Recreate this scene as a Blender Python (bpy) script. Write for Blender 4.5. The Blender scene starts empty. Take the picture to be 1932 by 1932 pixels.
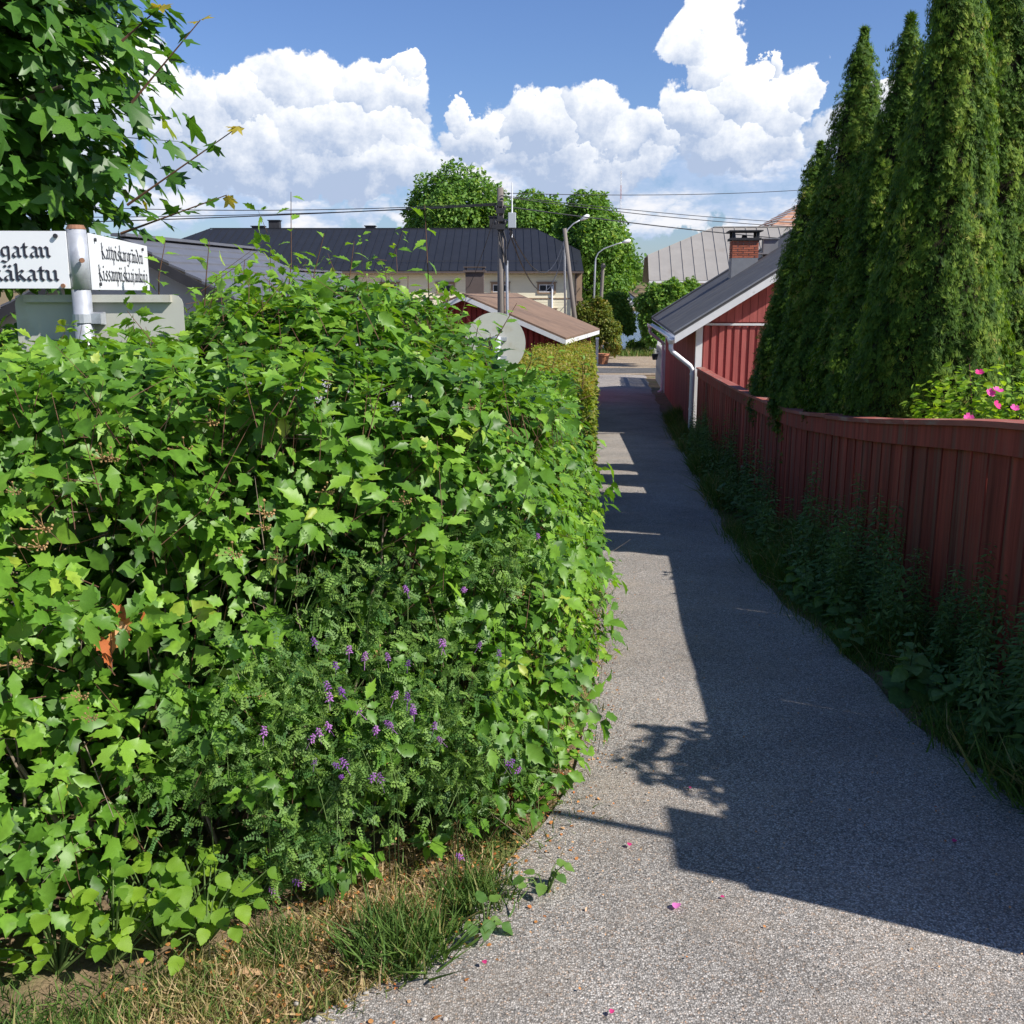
import bpy, math, random
import numpy as np
from mathutils import Vector, Matrix

# ------------------------------------------------------------------ camera, sky, sun, exposure
SC = bpy.context.scene
COL = SC.collection
PITCH = math.radians(12.1)
CAMZ = 1.65
cam_d = bpy.data.cameras.new("camera")
cam_d.sensor_width = 36.0
cam_d.lens = 36.0
cam_d.clip_start = 0.05
cam_d.clip_end = 6000
cam = bpy.data.objects.new("camera", cam_d)
COL.objects.link(cam)
cam.location = (0, 0, CAMZ)
cam.rotation_euler = (math.pi / 2 - PITCH, 0, 0)
SC.camera = cam

SUN_EL = math.radians(41.5)
SUN_AZ = math.radians(116.6)            # clockwise from +Y: behind the camera, to the right
SUN = Vector((math.sin(SUN_AZ) * math.cos(SUN_EL), math.cos(SUN_AZ) * math.cos(SUN_EL), math.sin(SUN_EL)))
sun_d = bpy.data.lights.new("sun", 'SUN')
sun_d.energy = 5.0
sun_d.angle = math.radians(0.53)
sun_d.color = (1.0, 0.955, 0.88)
sun_o = bpy.data.objects.new("sun", sun_d)
COL.objects.link(sun_o)
sun_o.rotation_euler = SUN.to_track_quat('Z', 'Y').to_euler()
sun_o.location = (30, -15, 40)

SC.view_settings.view_transform = 'Standard'
SC.view_settings.look = 'None'
SC.view_settings.gamma = 1.0
SC.view_settings.use_curve_mapping = False
SC.view_settings.exposure = 0.48
SC.cycles.max_bounces = 5
SC.cycles.diffuse_bounces = 3
SC.cycles.glossy_bounces = 2
SC.cycles.transmission_bounces = 3
SC.cycles.transparent_max_bounces = 8
SC.cycles.caustics_reflective = False
SC.cycles.caustics_refractive = False

cP, sP = math.cos(PITCH), math.sin(PITCH)
W0 = 1932.0                              # the photograph was measured on a 1932 pixel wide view


def ray(u, v):
    a = (u - 966) / W0
    b = (v - 966) / W0
    return np.array((a, cP - b * sP, -sP - b * cP))


def AT(u, v, Y):
    """point seen at (u, v) at the distance Y along the alley"""
    r = ray(u, v)
    return Vector((r[0], r[1], r[2])) * (Y / r[1]) + Vector((0, 0, CAMZ))


def proj(p):
    p = np.asarray(p, float)
    x, y, z = p[..., 0], p[..., 1], p[..., 2] - CAMZ
    f = y * cP - z * sP
    up = y * sP + z * cP
    f = np.where(np.abs(f) < 1e-3, 1e-3, f)
    return 966 + W0 * x / f, 966 - W0 * up / f, f


def build_world():
    w = bpy.data.worlds.new("World")
    SC.world = w
    w.use_nodes = True
    nt = w.node_tree
    nt.nodes.clear()
    N, L = nt.nodes, nt.links

    def val(x):
        n = N.new('ShaderNodeValue'); n.outputs[0].default_value = x; return n.outputs[0]

    def m(op, a, b=None, c=None, clamp=False):
        n = N.new('ShaderNodeMath'); n.operation = op; n.use_clamp = clamp
        for i, x in enumerate((a, b, c)):
            if x is None: continue
            if isinstance(x, (int, float)): n.inputs[i].default_value = x
            else: L.new(x, n.inputs[i])
        return n.outputs[0]

    def vm(op, a, b=None, c=None, scale=None):
        n = N.new('ShaderNodeVectorMath'); n.operation = op
        for i, x in enumerate((a, b, c)):
            if x is None: continue
            if isinstance(x, tuple): n.inputs[i].default_value = x
            else: L.new(x, n.inputs[i])
        if scale is not None: n.inputs['Scale'].default_value = scale
        return n.outputs['Value'] if op in ('LENGTH', 'DOT_PRODUCT') else n.outputs[0]

    def noise(vec, scale, detail, rough, col=False, lac=2.0):
        n = N.new('ShaderNodeTexNoise'); n.noise_dimensions = '2D'
        n.inputs['Scale'].default_value = scale; n.inputs['Detail'].default_value = detail
        n.inputs['Roughness'].default_value = rough; n.inputs['Lacunarity'].default_value = lac
        L.new(vec, n.inputs['Vector'])
        return n.outputs['Color'] if col else n.outputs['Fac']

    def smooth(x, lo, hi, a=0.0, b=1.0):
        n = N.new('ShaderNodeMapRange'); n.interpolation_type = 'SMOOTHSTEP'
        L.new(x, n.inputs[0])
        for i, k in enumerate((lo, hi, a, b)): n.inputs[i + 1].default_value = k
        return n.outputs[0]

    tc = N.new('ShaderNodeTexCoord')
    d = vm('NORMALIZE', tc.outputs['Generated'])
    sx = N.new('ShaderNodeSeparateXYZ'); L.new(d, sx.inputs[0])
    az = m('ARCTAN2', sx.outputs[0], sx.outputs[1])
    el = m('ARCSINE', sx.outputs[2])
    cb = N.new('ShaderNodeCombineXYZ'); L.new(az, cb.inputs[0]); L.new(el, cb.inputs[1])
    P0 = cb.outputs[0]

    def dirpx(u, v):
        r = ray(u, v)
        return math.atan2(r[0], r[1]), math.asin(r[2] / np.linalg.norm(r))

    blobs = [(575, 165, 118, 82), (705, 170, 92, 72), (455, 195, 110, 70), (375, 215, 90, 85), (620, 270, 190, 95),
             (470, 290, 210, 80), (752, 128, 42, 30), (660, 330, 190, 60),
             (1095, 212, 88, 68), (1010, 245, 92, 70), (1175, 268, 92, 60), (900, 268, 95, 50), (858, 222, 24, 38),
             (1100, 310, 160, 70),
             (1338, 62, 66, 60), (1350, 18, 52, 50), (1372, 120, 58, 60), (1318, 232, 74, 70), (1420, 205, 105, 72),
             (1485, 225, 76, 90), (1400, 290, 160, 65), (1468, 118, 17, 40), (1540, 180, 40, 55), 
             # the same weather goes on to both sides of the picture
             (180, 170, 150, 110), (20, 260, 200, 90), (-260, 180, 170, 120), (1750, 260, 180, 90), (2050, 180, 150, 130), (2380, 250, 210, 90)]
    low = [(820, 350, 560, 62), (1400, 360, 330, 55), (430, 370, 330, 70), (520, 425, 420, 30), (1330, 420, 300, 26), (950, 420, 300, 25),
           (1450, 400, 200, 30), (0, 380, 400, 80), (1950, 380, 420, 80)]

    def field(P, lst, wamp):
        """cloud thickness and, for the billow in front, how far it faces the sun"""
        nz = noise(P, 9.0, 2.0, 0.55, True)
        w1 = vm('SCALE', vm('SUBTRACT', nz, (0.5, 0.5, 0.5)), scale=wamp)
        nz2 = noise(P, 44.0, 4.0, 0.60, True)
        w2 = vm('SCALE', vm('SUBTRACT', nz2, (0.5, 0.5, 0.5)), scale=wamp * 0.50)
        Q = vm('MULTIPLY', vm('ADD', vm('ADD', P, w1), w2), (1, 1, 0))
        out = dd = None
        for (u, v, ru, rv) in lst:
            ca, ce = dirpx(u, v)
            e = vm('MULTIPLY', vm('SUBTRACT', Q, (ca, ce, 0)), (1932 / (ru * 0.93), 1932 / (rv * 0.93), 0))
            f = m('SUBTRACT', 1.0, vm('DOT_PRODUCT', e, e))
            d = vm('DOT_PRODUCT', e, (0.50, 0.87, 0))
            if out is None: out, dd = f, d
            else:
                g = smooth(m('SUBTRACT', f, out), -0.06, 0.06)
                dd = m('ADD', dd, m('MULTIPLY', g, m('SUBTRACT', d, dd)))
                out = m('MAXIMUM', out, f)
        return out, dd

    # far fields of cumulus round the rest of the horizon
    def generic(P):
        g = noise(P, 3.1, 6.0, 0.56)
        band = m('MULTIPLY', smooth(el, -0.05, 0.07), smooth(el, 0.55, 0.18))
        side = smooth(m('ABSOLUTE', az), 0.62, 0.95)
        return m('MULTIPLY_ADD', m('SUBTRACT', m('MULTIPLY_ADD', band, 0.20, g), 0.70), 6.0, m('MULTIPLY', m('SUBTRACT', side, 1.0), 4.0))

    fb, face = field(P0, blobs, 0.064)
    f0 = m('MAXIMUM', fb, generic(P0))
    fl, _ = field(P0, low, 0.10)
    wisp = noise(vm('MULTIPLY', P0, (1, 2.4, 1)), 11.0, 5.0, 0.62)
    fine = noise(P0, 34.0, 5.0, 0.66)
    cov = smooth(m('ADD', f0, m('MULTIPLY', m('SUBTRACT', fine, 0.5), 0.5)), -0.08, 0.20)
    covl = m('MULTIPLY', smooth(m('ADD', fl, m('MULTIPLY', m('SUBTRACT', wisp, 0.5), 2.2)), -0.15, 0.9), 0.85)
    lit = m('ADD', m('MULTIPLY', m('MINIMUM', m('MAXIMUM', face, -1.0), 1.0), 0.42), 0.52)
    lit = m('ADD', lit, m('MULTIPLY', m('SUBTRACT', fine, 0.5), 1.1))
    lit = m('ADD', lit, m('MULTIPLY', m('SUBTRACT', wisp, 0.5), 0.7))
    lit = m('ADD', lit, smooth(el, 0.10, 0.25, -0.30, 0.34))
    lit = m('MINIMUM', m('MAXIMUM', lit, 0.0), 1.0)
    mixc = N.new('ShaderNodeMix'); mixc.data_type = 'RGBA'
    L.new(lit, mixc.inputs['Factor'])
    mixc.inputs['A'].default_value = (0.33, 0.405, 0.55, 1)
    mixc.inputs['B'].default_value = (.90, .895, .88, 1)
    sky = N.new('ShaderNodeTexSky'); sky.sky_type = 'NISHITA'; sky.sun_disc = False
    sky.sun_elevation = SUN_EL; sky.sun_rotation = SUN_AZ
    sky.air_density = 1.15; sky.dust_density = 0.4; sky.ozone_density = 2.2; sky.altitude = 0
    bg1 = N.new('ShaderNodeBackground'); tint = N.new('ShaderNodeMix'); tint.data_type = 'RGBA'; tint.blend_type = 'MULTIPLY'; tint.inputs['Factor'].default_value = 1
    L.new(sky.outputs[0], tint.inputs['A']); tint.inputs['B'].default_value = (0.82, 0.99, 1.42, 1)
    L.new(tint.outputs['Result'], bg1.inputs[0]); bg1.inputs[1].default_value = SKY_STRENGTH
    lowc = N.new('ShaderNodeMix'); lowc.data_type = 'RGBA'
    L.new(smooth(wisp, 0.42, 0.68), lowc.inputs['Factor'])
    lowc.inputs['A'].default_value = (0.36, 0.455, 0.63, 1)
    lowc.inputs['B'].default_value = (0.76, 0.745, 0.76, 1)
    bg2 = N.new('ShaderNodeBackground'); L.new(lowc.outputs['Result'], bg2.inputs[0])
    bg3 = N.new('ShaderNodeBackground'); L.new(mixc.outputs['Result'], bg3.inputs[0])
    ms1 = N.new('ShaderNodeMixShader'); L.new(covl, ms1.inputs[0]); L.new(bg1.outputs[0], ms1.inputs[1]); L.new(bg2.outputs[0], ms1.inputs[2])
    ms2 = N.new('ShaderNodeMixShader'); L.new(cov, ms2.inputs[0]); L.new(ms1.outputs[0], ms2.inputs[1]); L.new(bg3.outputs[0], ms2.inputs[2])
    out = N.new('ShaderNodeOutputWorld'); L.new(ms2.outputs[0], out.inputs[0])
    w.cycles.sampling_method = 'MANUAL'
    w.cycles.sample_map_resolution = 256


SKY_STRENGTH = 0.066
build_world()

# ------------------------------------------------------------------ helpers
random.seed(11)
RNG = np.random.default_rng(23)


def nrm(a):
    a = np.asarray(a, float)
    return a / np.maximum(np.linalg.norm(a, axis=-1, keepdims=True), 1e-9)


_perm = np.random.default_rng(5).random(4096)


def vnoise(p):
    """smooth value noise, -1..1, p is (n, 3)"""
    p = np.asarray(p, float)
    i = np.floor(p).astype(np.int64)
    f = p - i
    f = f * f * (3 - 2 * f)
    r = 0
    for dx in (0, 1):
        for dy in (0, 1):
            for dz in (0, 1):
                h = ((i[:, 0] + dx) * 73856093 ^ (i[:, 1] + dy) * 19349663 ^ (i[:, 2] + dz) * 83492791) & 4095
                w = (f[:, 0] if dx else 1 - f[:, 0]) * (f[:, 1] if dy else 1 - f[:, 1]) * (f[:, 2] if dz else 1 - f[:, 2])
                r = r + w * _perm[h]
    return r * 2 - 1


_GY = np.array([-40, -8, 0, 2, 4.4, 6.7, 9.4, 12.7, 18.3, 30, 40, 54, 75, 100, 125, 290, 310, 420, 700, 1500, 4000], float)
_GZ = np.array([.25, .05, 0, -.03, -.12, -.30, -.50, -.66, -.85, -1.1, -1.28, -1.5, -2.4, -3.9, -5.2, -5.0, -2.4, 3.0, 16, 26, 30], float)
_gy = np.concatenate([np.linspace(-40, 60, 2001), np.linspace(60.5, 4000, 4000)])
_gz = np.interp(_gy, _GY, _GZ)
_k = np.hanning(31); _k /= _k.sum()
_gz[20:1981] = np.convolve(_gz, _k, 'same')[20:1981]


def gz(y):
    return np.interp(y, _gy, _gz)


def ground_at(u, v):
    """where the ray through (u, v) meets the ground"""
    r = ray(u, v)
    t = 0.5
    for _ in range(60):
        g = float(gz(t * r[1]))
        if r[2] >= 0: break
        t = 0.6 * t + 0.4 * (g - CAMZ) / r[2]
    return Vector((r[0] * t, r[1] * t, float(gz(r[1] * t))))


def np_mesh(name, V, T, tint=None, smooth=False, nper=3):
    V = np.ascontiguousarray(V, np.float32); T = np.ascontiguousarray(T, np.int32)
    me = bpy.data.meshes.new(name)
    me.vertices.add(len(V)); me.vertices.foreach_set('co', V.ravel())
    me.loops.add(T.size); me.loops.foreach_set('vertex_index', T.ravel())
    me.polygons.add(len(T))
    me.polygons.foreach_set('loop_start', np.arange(0, T.size, nper, dtype=np.int32))
    me.polygons.foreach_set('loop_total', np.full(len(T), nper, np.int32))
    if smooth: me.polygons.foreach_set('use_smooth', np.ones(len(T), bool))
    if tint is not None:
        at = me.attributes.new('tint', 'FLOAT', 'POINT')
        at.data.foreach_set('value', np.ascontiguousarray(tint, np.float32))
    me.update(calc_edges=True)
    return me


def frames(n, d):
    """matrices whose columns are width, length, normal"""
    n = nrm(n)
    y = d - (d * n).sum(-1, keepdims=True) * n
    y = nrm(y)
    x = np.cross(y, n)
    return np.stack([x, y, n], axis=-1)


def scatter(tmpl, pos, R, scale, tint, wide=None):
    """tmpl: list of (V, T) variants; returns V, T, tint of the joined mesh"""
    k = len(pos)
    which = RNG.integers(0, len(tmpl), k)
    Vs, Ts, Cs = [], [], []
    off = 0
    for i, (V0, T0) in enumerate(tmpl):
        idx = np.nonzero(which == i)[0]
        if len(idx) == 0: continue
        sc = scale[idx][:, None, None] * V0[None]
        if wide is not None: sc = sc * np.stack([wide[idx], np.ones(len(idx)), np.ones(len(idx))], -1)[:, None, :]
        V = np.einsum('kij,knj->kni', R[idx], sc) + pos[idx][:, None, :]
        T = T0[None] + (np.arange(len(idx)) * len(V0))[:, None, None] + off
        Vs.append(V.reshape(-1, 3)); Ts.append(T.reshape(-1, 3))
        Cs.append(np.repeat(tint[idx], len(V0)))
        off += len(idx) * len(V0)
    return np.concatenate(Vs), np.concatenate(Ts), np.concatenate(Cs)


def tag(o, label=None, cat=None, group=None, kind=None):
    if label: o['label'] = label
    if cat: o['category'] = cat
    if group: o['group'] = group
    if kind: o['kind'] = kind
    return o


def link(name, me, mat=None, parent=None):
    o = bpy.data.objects.new(name, me)
    COL.objects.link(o)
    if mat is not None and not me.materials: me.materials.append(mat)
    if parent is not None:
        o.parent = parent
        loc = Vector(parent.location)
        p = parent.parent
        if p is not None and isinstance(p, bpy.types.Object): pass
        o.matrix_parent_inverse = world_of(parent).inverted()
    return o


def world_of(o):
    m = o.matrix_basis.copy()
    if o.parent is not None:
        m = world_of(o.parent) @ o.matrix_parent_inverse @ m
    return m


def empty(name, loc, label=None, cat=None, group=None):
    o = bpy.data.objects.new(name, None)
    o.empty_display_size = 0.2
    COL.objects.link(o)
    o.location = loc
    return tag(o, label, cat, group)


def copy_tree(o, parent=None):
    c = o.copy(); COL.objects.link(c)
    if parent is not None: c.parent = parent
    for ch in o.children: copy_tree(ch, c)
    return c


class MB:
    """collects simple solids; build() makes ONE mesh object"""
    def __init__(s): s.v = []; s.f = []

    def add(s, vs, fs):
        o = len(s.v); s.v += [tuple(x) for x in vs]; s.f += [tuple(i + o for i in f) for f in fs]; return s

    def obox(s, c, ax, ay, az, hx, hy, hz):
        c, ax, ay, az = Vector(c), Vector(ax), Vector(ay), Vector(az)
        vs = [c + ax * (hx * i) + ay * (hy * j) + az * (hz * k) for k in (-1, 1) for j in (-1, 1) for i in (-1, 1)]
        return s.add(vs, [(0, 2, 3, 1), (4, 5, 7, 6), (0, 1, 5, 4), (2, 6, 7, 3), (0, 4, 6, 2), (1, 3, 7, 5)])

    def box(s, x0, x1, y0, y1, z0, z1):
        return s.obox(((x0 + x1) / 2, (y0 + y1) / 2, (z0 + z1) / 2), (1, 0, 0), (0, 1, 0), (0, 0, 1), (x1 - x0) / 2, (y1 - y0) / 2, (z1 - z0) / 2)

    def bar(s, a, b, w, h, up=(0, 0, 1)):
        a, b = Vector(a), Vector(b)
        y = (b - a).normalized(); x = y.cross(Vector(up))
        if x.length < 1e-4: x = y.cross(Vector((1, 0, 0)))
        x.normalize(); z = x.cross(y)
        return s.obox((a + b) / 2, x, y, z, w / 2, (b - a).length / 2, h / 2)

    def tube(s, pts, rad, n=8, cap=True):
        pts = [Vector(p) for p in pts]
        if isinstance(rad, (int, float)): rad = [rad] * len(pts)
        o = len(s.v)
        prev = None
        for i, p in enumerate(pts):
            t = (pts[min(i + 1, len(pts) - 1)] - pts[max(i - 1, 0)]).normalized()
            if prev is None:
                x = t.cross(Vector((0, 0, 1)))
                if x.length < 1e-3: x = t.cross(Vector((0, 1, 0)))
            else: x = prev - t * prev.dot(t)
            x.normalize(); prev = x
            y = t.cross(x)
            for k in range(n):
                a = 2 * math.pi * k / n
                s.v.append(tuple(p + (x * math.cos(a) + y * math.sin(a)) * rad[i]))
        for i in range(len(pts) - 1):
            for k in range(n):
                a, b = o + i * n + k, o + i * n + (k + 1) % n
                s.f.append((a, b, b + n, a + n))
        if cap:
            s.f.append(tuple(o + k for k in reversed(range(n))))
            s.f.append(tuple(o + (len(pts) - 1) * n + k for k in range(n)))
        return s

    def prism(s, poly, off):
        """poly: list of 3d points (planar), extruded by off"""
        n = len(poly); off = Vector(off)
        a = [Vector(p) for p in poly]
        vs = a + [p + off for p in a]
        fs = [tuple(reversed(range(n))), tuple(range(n, 2 * n))] + [(i, (i + 1) % n, n + (i + 1) % n, n + i) for i in range(n)]
        return s.add(vs, fs)

    def mesh(s, name, smooth=False):
        me = bpy.data.meshes.new(name)
        me.from_pydata(s.v, [], s.f)
        if smooth: me.polygons.foreach_set('use_smooth', [True] * len(me.polygons))
        me.update()
        return me

    def build(s, name, mat, parent=None, smooth=False, bevel=0.0):
        me = s.mesh(name, smooth)
        o = link(name, me, mat, parent)
        if bevel:
            b = o.modifiers.new('bevel', 'BEVEL'); b.width = bevel; b.segments = 1; b.limit_method = 'ANGLE'
        return o


# ------------------------------------------------------------------ materials
def new_mat(name):
    m = bpy.data.materials.new(name); m.use_nodes = True
    nt = m.node_tree
    return m, nt, nt.nodes, nt.links, nt.nodes['Principled BSDF']


def surf(name, col, rough=0.7, var=0.25, scale=6.0, stretch=(1, 1, 1), bump=0.0, bscale=None, metal=0.0, spec=0.3, col2=None, patch=None, rnd=0.0):
    """painted / plain surface with uneven tone, grain and small relief"""
    m, nt, N, L, B = new_mat(name)
    tc = N.new('ShaderNodeTexCoord')
    mp = N.new('ShaderNodeMapping'); mp.inputs['Scale'].default_value = stretch
    L.new(tc.outputs['Object'], mp.inputs[0])
    n1 = N.new('ShaderNodeTexNoise'); n1.inputs['Scale'].default_value = scale; n1.inputs['Detail'].default_value = 6; n1.inputs['Roughness'].default_value = 0.65
    oi = N.new('ShaderNodeObjectInfo')
    ad = N.new('ShaderNodeVectorMath'); ad.operation = 'ADD'
    L.new(mp.outputs[0], ad.inputs[0]); L.new(oi.outputs['Random'], ad.inputs[1]); L.new(ad.outputs[0], n1.inputs['Vector'])
    r = N.new('ShaderNodeMapRange'); L.new(n1.outputs['Fac'], r.inputs[0])
    r.inputs[1].default_value = 0.3; r.inputs[2].default_value = 0.7; r.inputs[3].default_value = 0.0; r.inputs[4].default_value = 1.0
    mx = N.new('ShaderNodeMix'); mx.data_type = 'RGBA'
    c = np.array(col[:3]); c2 = np.array(col2[:3]) if col2 is not None else c * (1 - var)
    c1 = c if col2 is not None else c * (1 + var * 0.6)
    mx.inputs['A'].default_value = (*c2, 1); mx.inputs['B'].default_value = (*c1, 1)
    L.new(r.outputs[0], mx.inputs['Factor'])
    outc = mx.outputs['Result']
    if rnd:
        hv = N.new('ShaderNodeHueSaturation')
        rr = N.new('ShaderNodeMapRange'); L.new(oi.outputs['Random'], rr.inputs[0]); rr.inputs[3].default_value = 1 - rnd; rr.inputs[4].default_value = 1 + rnd
        L.new(rr.outputs[0], hv.inputs['Value']); L.new(outc, hv.inputs['Color']); outc = hv.outputs[0]
    if patch is not None:                                  # worn patches with a shape of their own
        pc, plo, phi, ps = patch
        n2 = N.new('ShaderNodeTexNoise'); n2.inputs['Scale'].default_value = ps; n2.inputs['Detail'].default_value = 5; n2.inputs['Roughness'].default_value = 0.6
        L.new(ad.outputs[0], n2.inputs['Vector'])
        r2 = N.new('ShaderNodeMapRange'); L.new(n2.outputs['Fac'], r2.inputs[0]); r2.inputs[1].default_value = plo; r2.inputs[2].default_value = phi
        m2 = N.new('ShaderNodeMix'); m2.data_type = 'RGBA'; L.new(r2.outputs[0], m2.inputs['Factor'])
        L.new(outc, m2.inputs['A']); m2.inputs['B'].default_value = (*pc, 1); outc = m2.outputs['Result']
    L.new(outc, B.inputs['Base Color'])
    B.inputs['Roughness'].default_value = rough; B.inputs['Metallic'].default_value = metal
    B.inputs['Specular IOR Level'].default_value = spec
    if bump:
        n3 = N.new('ShaderNodeTexNoise'); n3.inputs['Scale'].default_value = bscale or scale * 4; n3.inputs['Detail'].default_value = 5
        L.new(ad.outputs[0], n3.inputs['Vector'])
        b = N.new('ShaderNodeBump'); b.inputs['Strength'].default_value = 1.0; b.inputs['Distance'].default_value = bump
        L.new(n3.outputs['Fac'], b.inputs['Height']); L.new(b.outputs[0], B.inputs['Normal'])
    return m


def leafmat(name, stops, trans=0.35, rough=0.42, spec=0.35, tcol=None, under=1.25):
    """leaf: colour by the leaf's own tint, paler underside, light shining through"""
    m, nt, N, L, B = new_mat(name)
    at = N.new('ShaderNodeAttribute'); at.attribute_name = 'tint'
    rp = N.new('ShaderNodeValToRGB')
    el = rp.color_ramp.elements
    while len(el) < len(stops): el.new(0.5)
    for e, (p, c) in zip(el, stops): e.position = p; e.color = (*c, 1)
    L.new(at.outputs['Fac'], rp.inputs[0])
    tc = N.new('ShaderNodeTexCoord')
    nz = N.new('ShaderNodeTexNoise'); nz.inputs['Scale'].default_value = 55; nz.inputs['Detail'].default_value = 3
    L.new(tc.outputs['Object'], nz.inputs['Vector'])
    hv = N.new('ShaderNodeHueSaturation')
    mr = N.new('ShaderNodeMapRange'); L.new(nz.outputs['Fac'], mr.inputs[0]); mr.inputs[1].default_value = .3; mr.inputs[2].default_value = .7
    mr.inputs[3].default_value = .8; mr.inputs[4].default_value = 1.2
    L.new(mr.outputs[0], hv.inputs['Value']); L.new(rp.outputs[0], hv.inputs['Color'])
    ge = N.new('ShaderNodeNewGeometry')
    un = N.new('ShaderNodeMix'); un.data_type = 'RGBA'; un.blend_type = 'MULTIPLY'
    L.new(ge.outputs['Backfacing'], un.inputs['Factor']); L.new(hv.outputs[0], un.inputs['A']); un.inputs['B'].default_value = (under, under * .98, under * 1.15, 1)
    L.new(un.outputs['Result'], B.inputs['Base Color'])
    B.inputs['Roughness'].default_value = rough; B.inputs['Specular IOR Level'].default_value = spec
    tr = N.new('ShaderNodeBsdfTranslucent')
    tm = N.new('ShaderNodeMix'); tm.data_type = 'RGBA'; tm.blend_type = 'MULTIPLY'; tm.inputs['Factor'].default_value = 1
    L.new(hv.outputs[0], tm.inputs['A']); tm.inputs['B'].default_value = (*(tcol or (2.0, 1.9, 0.7)), 1)
    L.new(tm.outputs['Result'], tr.inputs[0])
    ms = N.new('ShaderNodeMixShader'); ms.inputs[0].default_value = trans
    L.new(B.outputs[0], ms.inputs[1]); L.new(tr.outputs[0], ms.inputs[2])
    L.new(ms.outputs[0], N['Material Output'].inputs[0])
    return m


def gravel_mat(name, base, light, dark, cell=75.0, bump=0.004, patchcol=None):
    m, nt, N, L, B = new_mat(name)
    tc = N.new('ShaderNodeTexCoord')
    def vor(sc, feat='F1'):
        v = N.new('ShaderNodeTexVoronoi'); v.feature = feat; v.inputs['Scale'].default_value = sc
        L.new(tc.outputs['Object'], v.inputs['Vector']); return v
    v1 = vor(cell); v2 = vor(cell * 2.1)
    rp = N.new('ShaderNodeValToRGB')
    e = rp.color_ramp.elements
    e[0].position = 0.0; e[0].color = (*dark, 1); e[1].position = 1.0; e[1].color = (*light, 1)
    x = e.new(0.30); x.color = (*(np.array(base) * .72), 1)
    x = e.new(0.62); x.color = (*base, 1)
    x = e.new(0.86); x.color = (*(np.array(light) * .8), 1)
    sep = N.new('ShaderNodeSeparateColor'); L.new(v1.outputs['Color'], sep.inputs[0]); L.new(sep.outputs[0], rp.inputs[0])
    # a few reddish and ochre stones
    hue = N.new('ShaderNodeMix'); hue.data_type = 'RGBA'; hue.blend_type = 'MULTIPLY'
    mr = N.new('ShaderNodeMapRange'); L.new(sep.outputs[1], mr.inputs[0]); mr.inputs[1].default_value = .8; mr.inputs[2].default_value = 1.0
    L.new(mr.outputs[0], hue.inputs['Factor']); L.new(rp.outputs[0], hue.inputs['A']); hue.inputs['B'].default_value = (1.12, .9, .74, 1)
    # joints between stones are dark
    jr = N.new('ShaderNodeMapRange'); L.new(v1.outputs['Distance'], jr.inputs[0]); jr.inputs[1].default_value = .25; jr.inputs[2].default_value = .75
    jr.inputs[3].default_value = 1.1; jr.inputs[4].default_value = .45
    big = N.new('ShaderNodeTexNoise'); big.inputs['Scale'].default_value = 1.3; big.inputs['Detail'].default_value = 6; big.inputs['Roughness'].default_value = .62
    L.new(tc.outputs['Object'], big.inputs['Vector'])
    br = N.new('ShaderNodeMapRange'); L.new(big.outputs['Fac'], br.inputs[0]); br.inputs[1].default_value = .3; br.inputs[2].default_value = .7
    br.inputs[3].default_value = .78; br.inputs[4].default_value = 1.18
    mm = N.new('ShaderNodeMath'); mm.operation = 'MULTIPLY'; L.new(jr.outputs[0], mm.inputs[0]); L.new(br.outputs[0], mm.inputs[1])
    hv = N.new('ShaderNodeHueSaturation'); L.new(mm.outputs[0], hv.inputs['Value']); L.new(hue.outputs['Result'], hv.inputs['Color'])
    oc = hv.outputs[0]
    if patchcol is not None:
        n2 = N.new('ShaderNodeTexNoise'); n2.inputs['Scale'].default_value = 1.7; n2.inputs['Detail'].default_value = 8; n2.inputs['Roughness'].default_value = .72
        L.new(tc.outputs['Object'], n2.inputs['Vector'])
        r2 = N.new('ShaderNodeMapRange'); L.new(n2.outputs['Fac'], r2.inputs[0]); r2.inputs[1].default_value = .48; r2.inputs[2].default_value = .74; r2.inputs[4].default_value = .5
        m2 = N.new('ShaderNodeMix'); m2.data_type = 'RGBA'; L.new(r2.outputs[0], m2.inputs['Factor']); L.new(oc, m2.inputs['A']); m2.inputs['B'].default_value = (*patchcol, 1)
        oc = m2.outputs['Result']
    L.new(oc, B.inputs['Base Color'])
    B.inputs['Roughness'].default_value = .88; B.inputs['Specular IOR Level'].default_value = .25
    ad = N.new('ShaderNodeMath'); ad.operation = 'MULTIPLY_ADD'
    L.new(v2.outputs['Distance'], ad.inputs[0]); ad.inputs[1].default_value = .4; L.new(v1.outputs['Distance'], ad.inputs[2])
    b = N.new('ShaderNodeBump'); b.invert = True; b.inputs['Distance'].default_value = bump; L.new(ad.outputs[0], b.inputs['Height'])
    L.new(b.outputs[0], B.inputs['Normal'])
    return m


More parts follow.
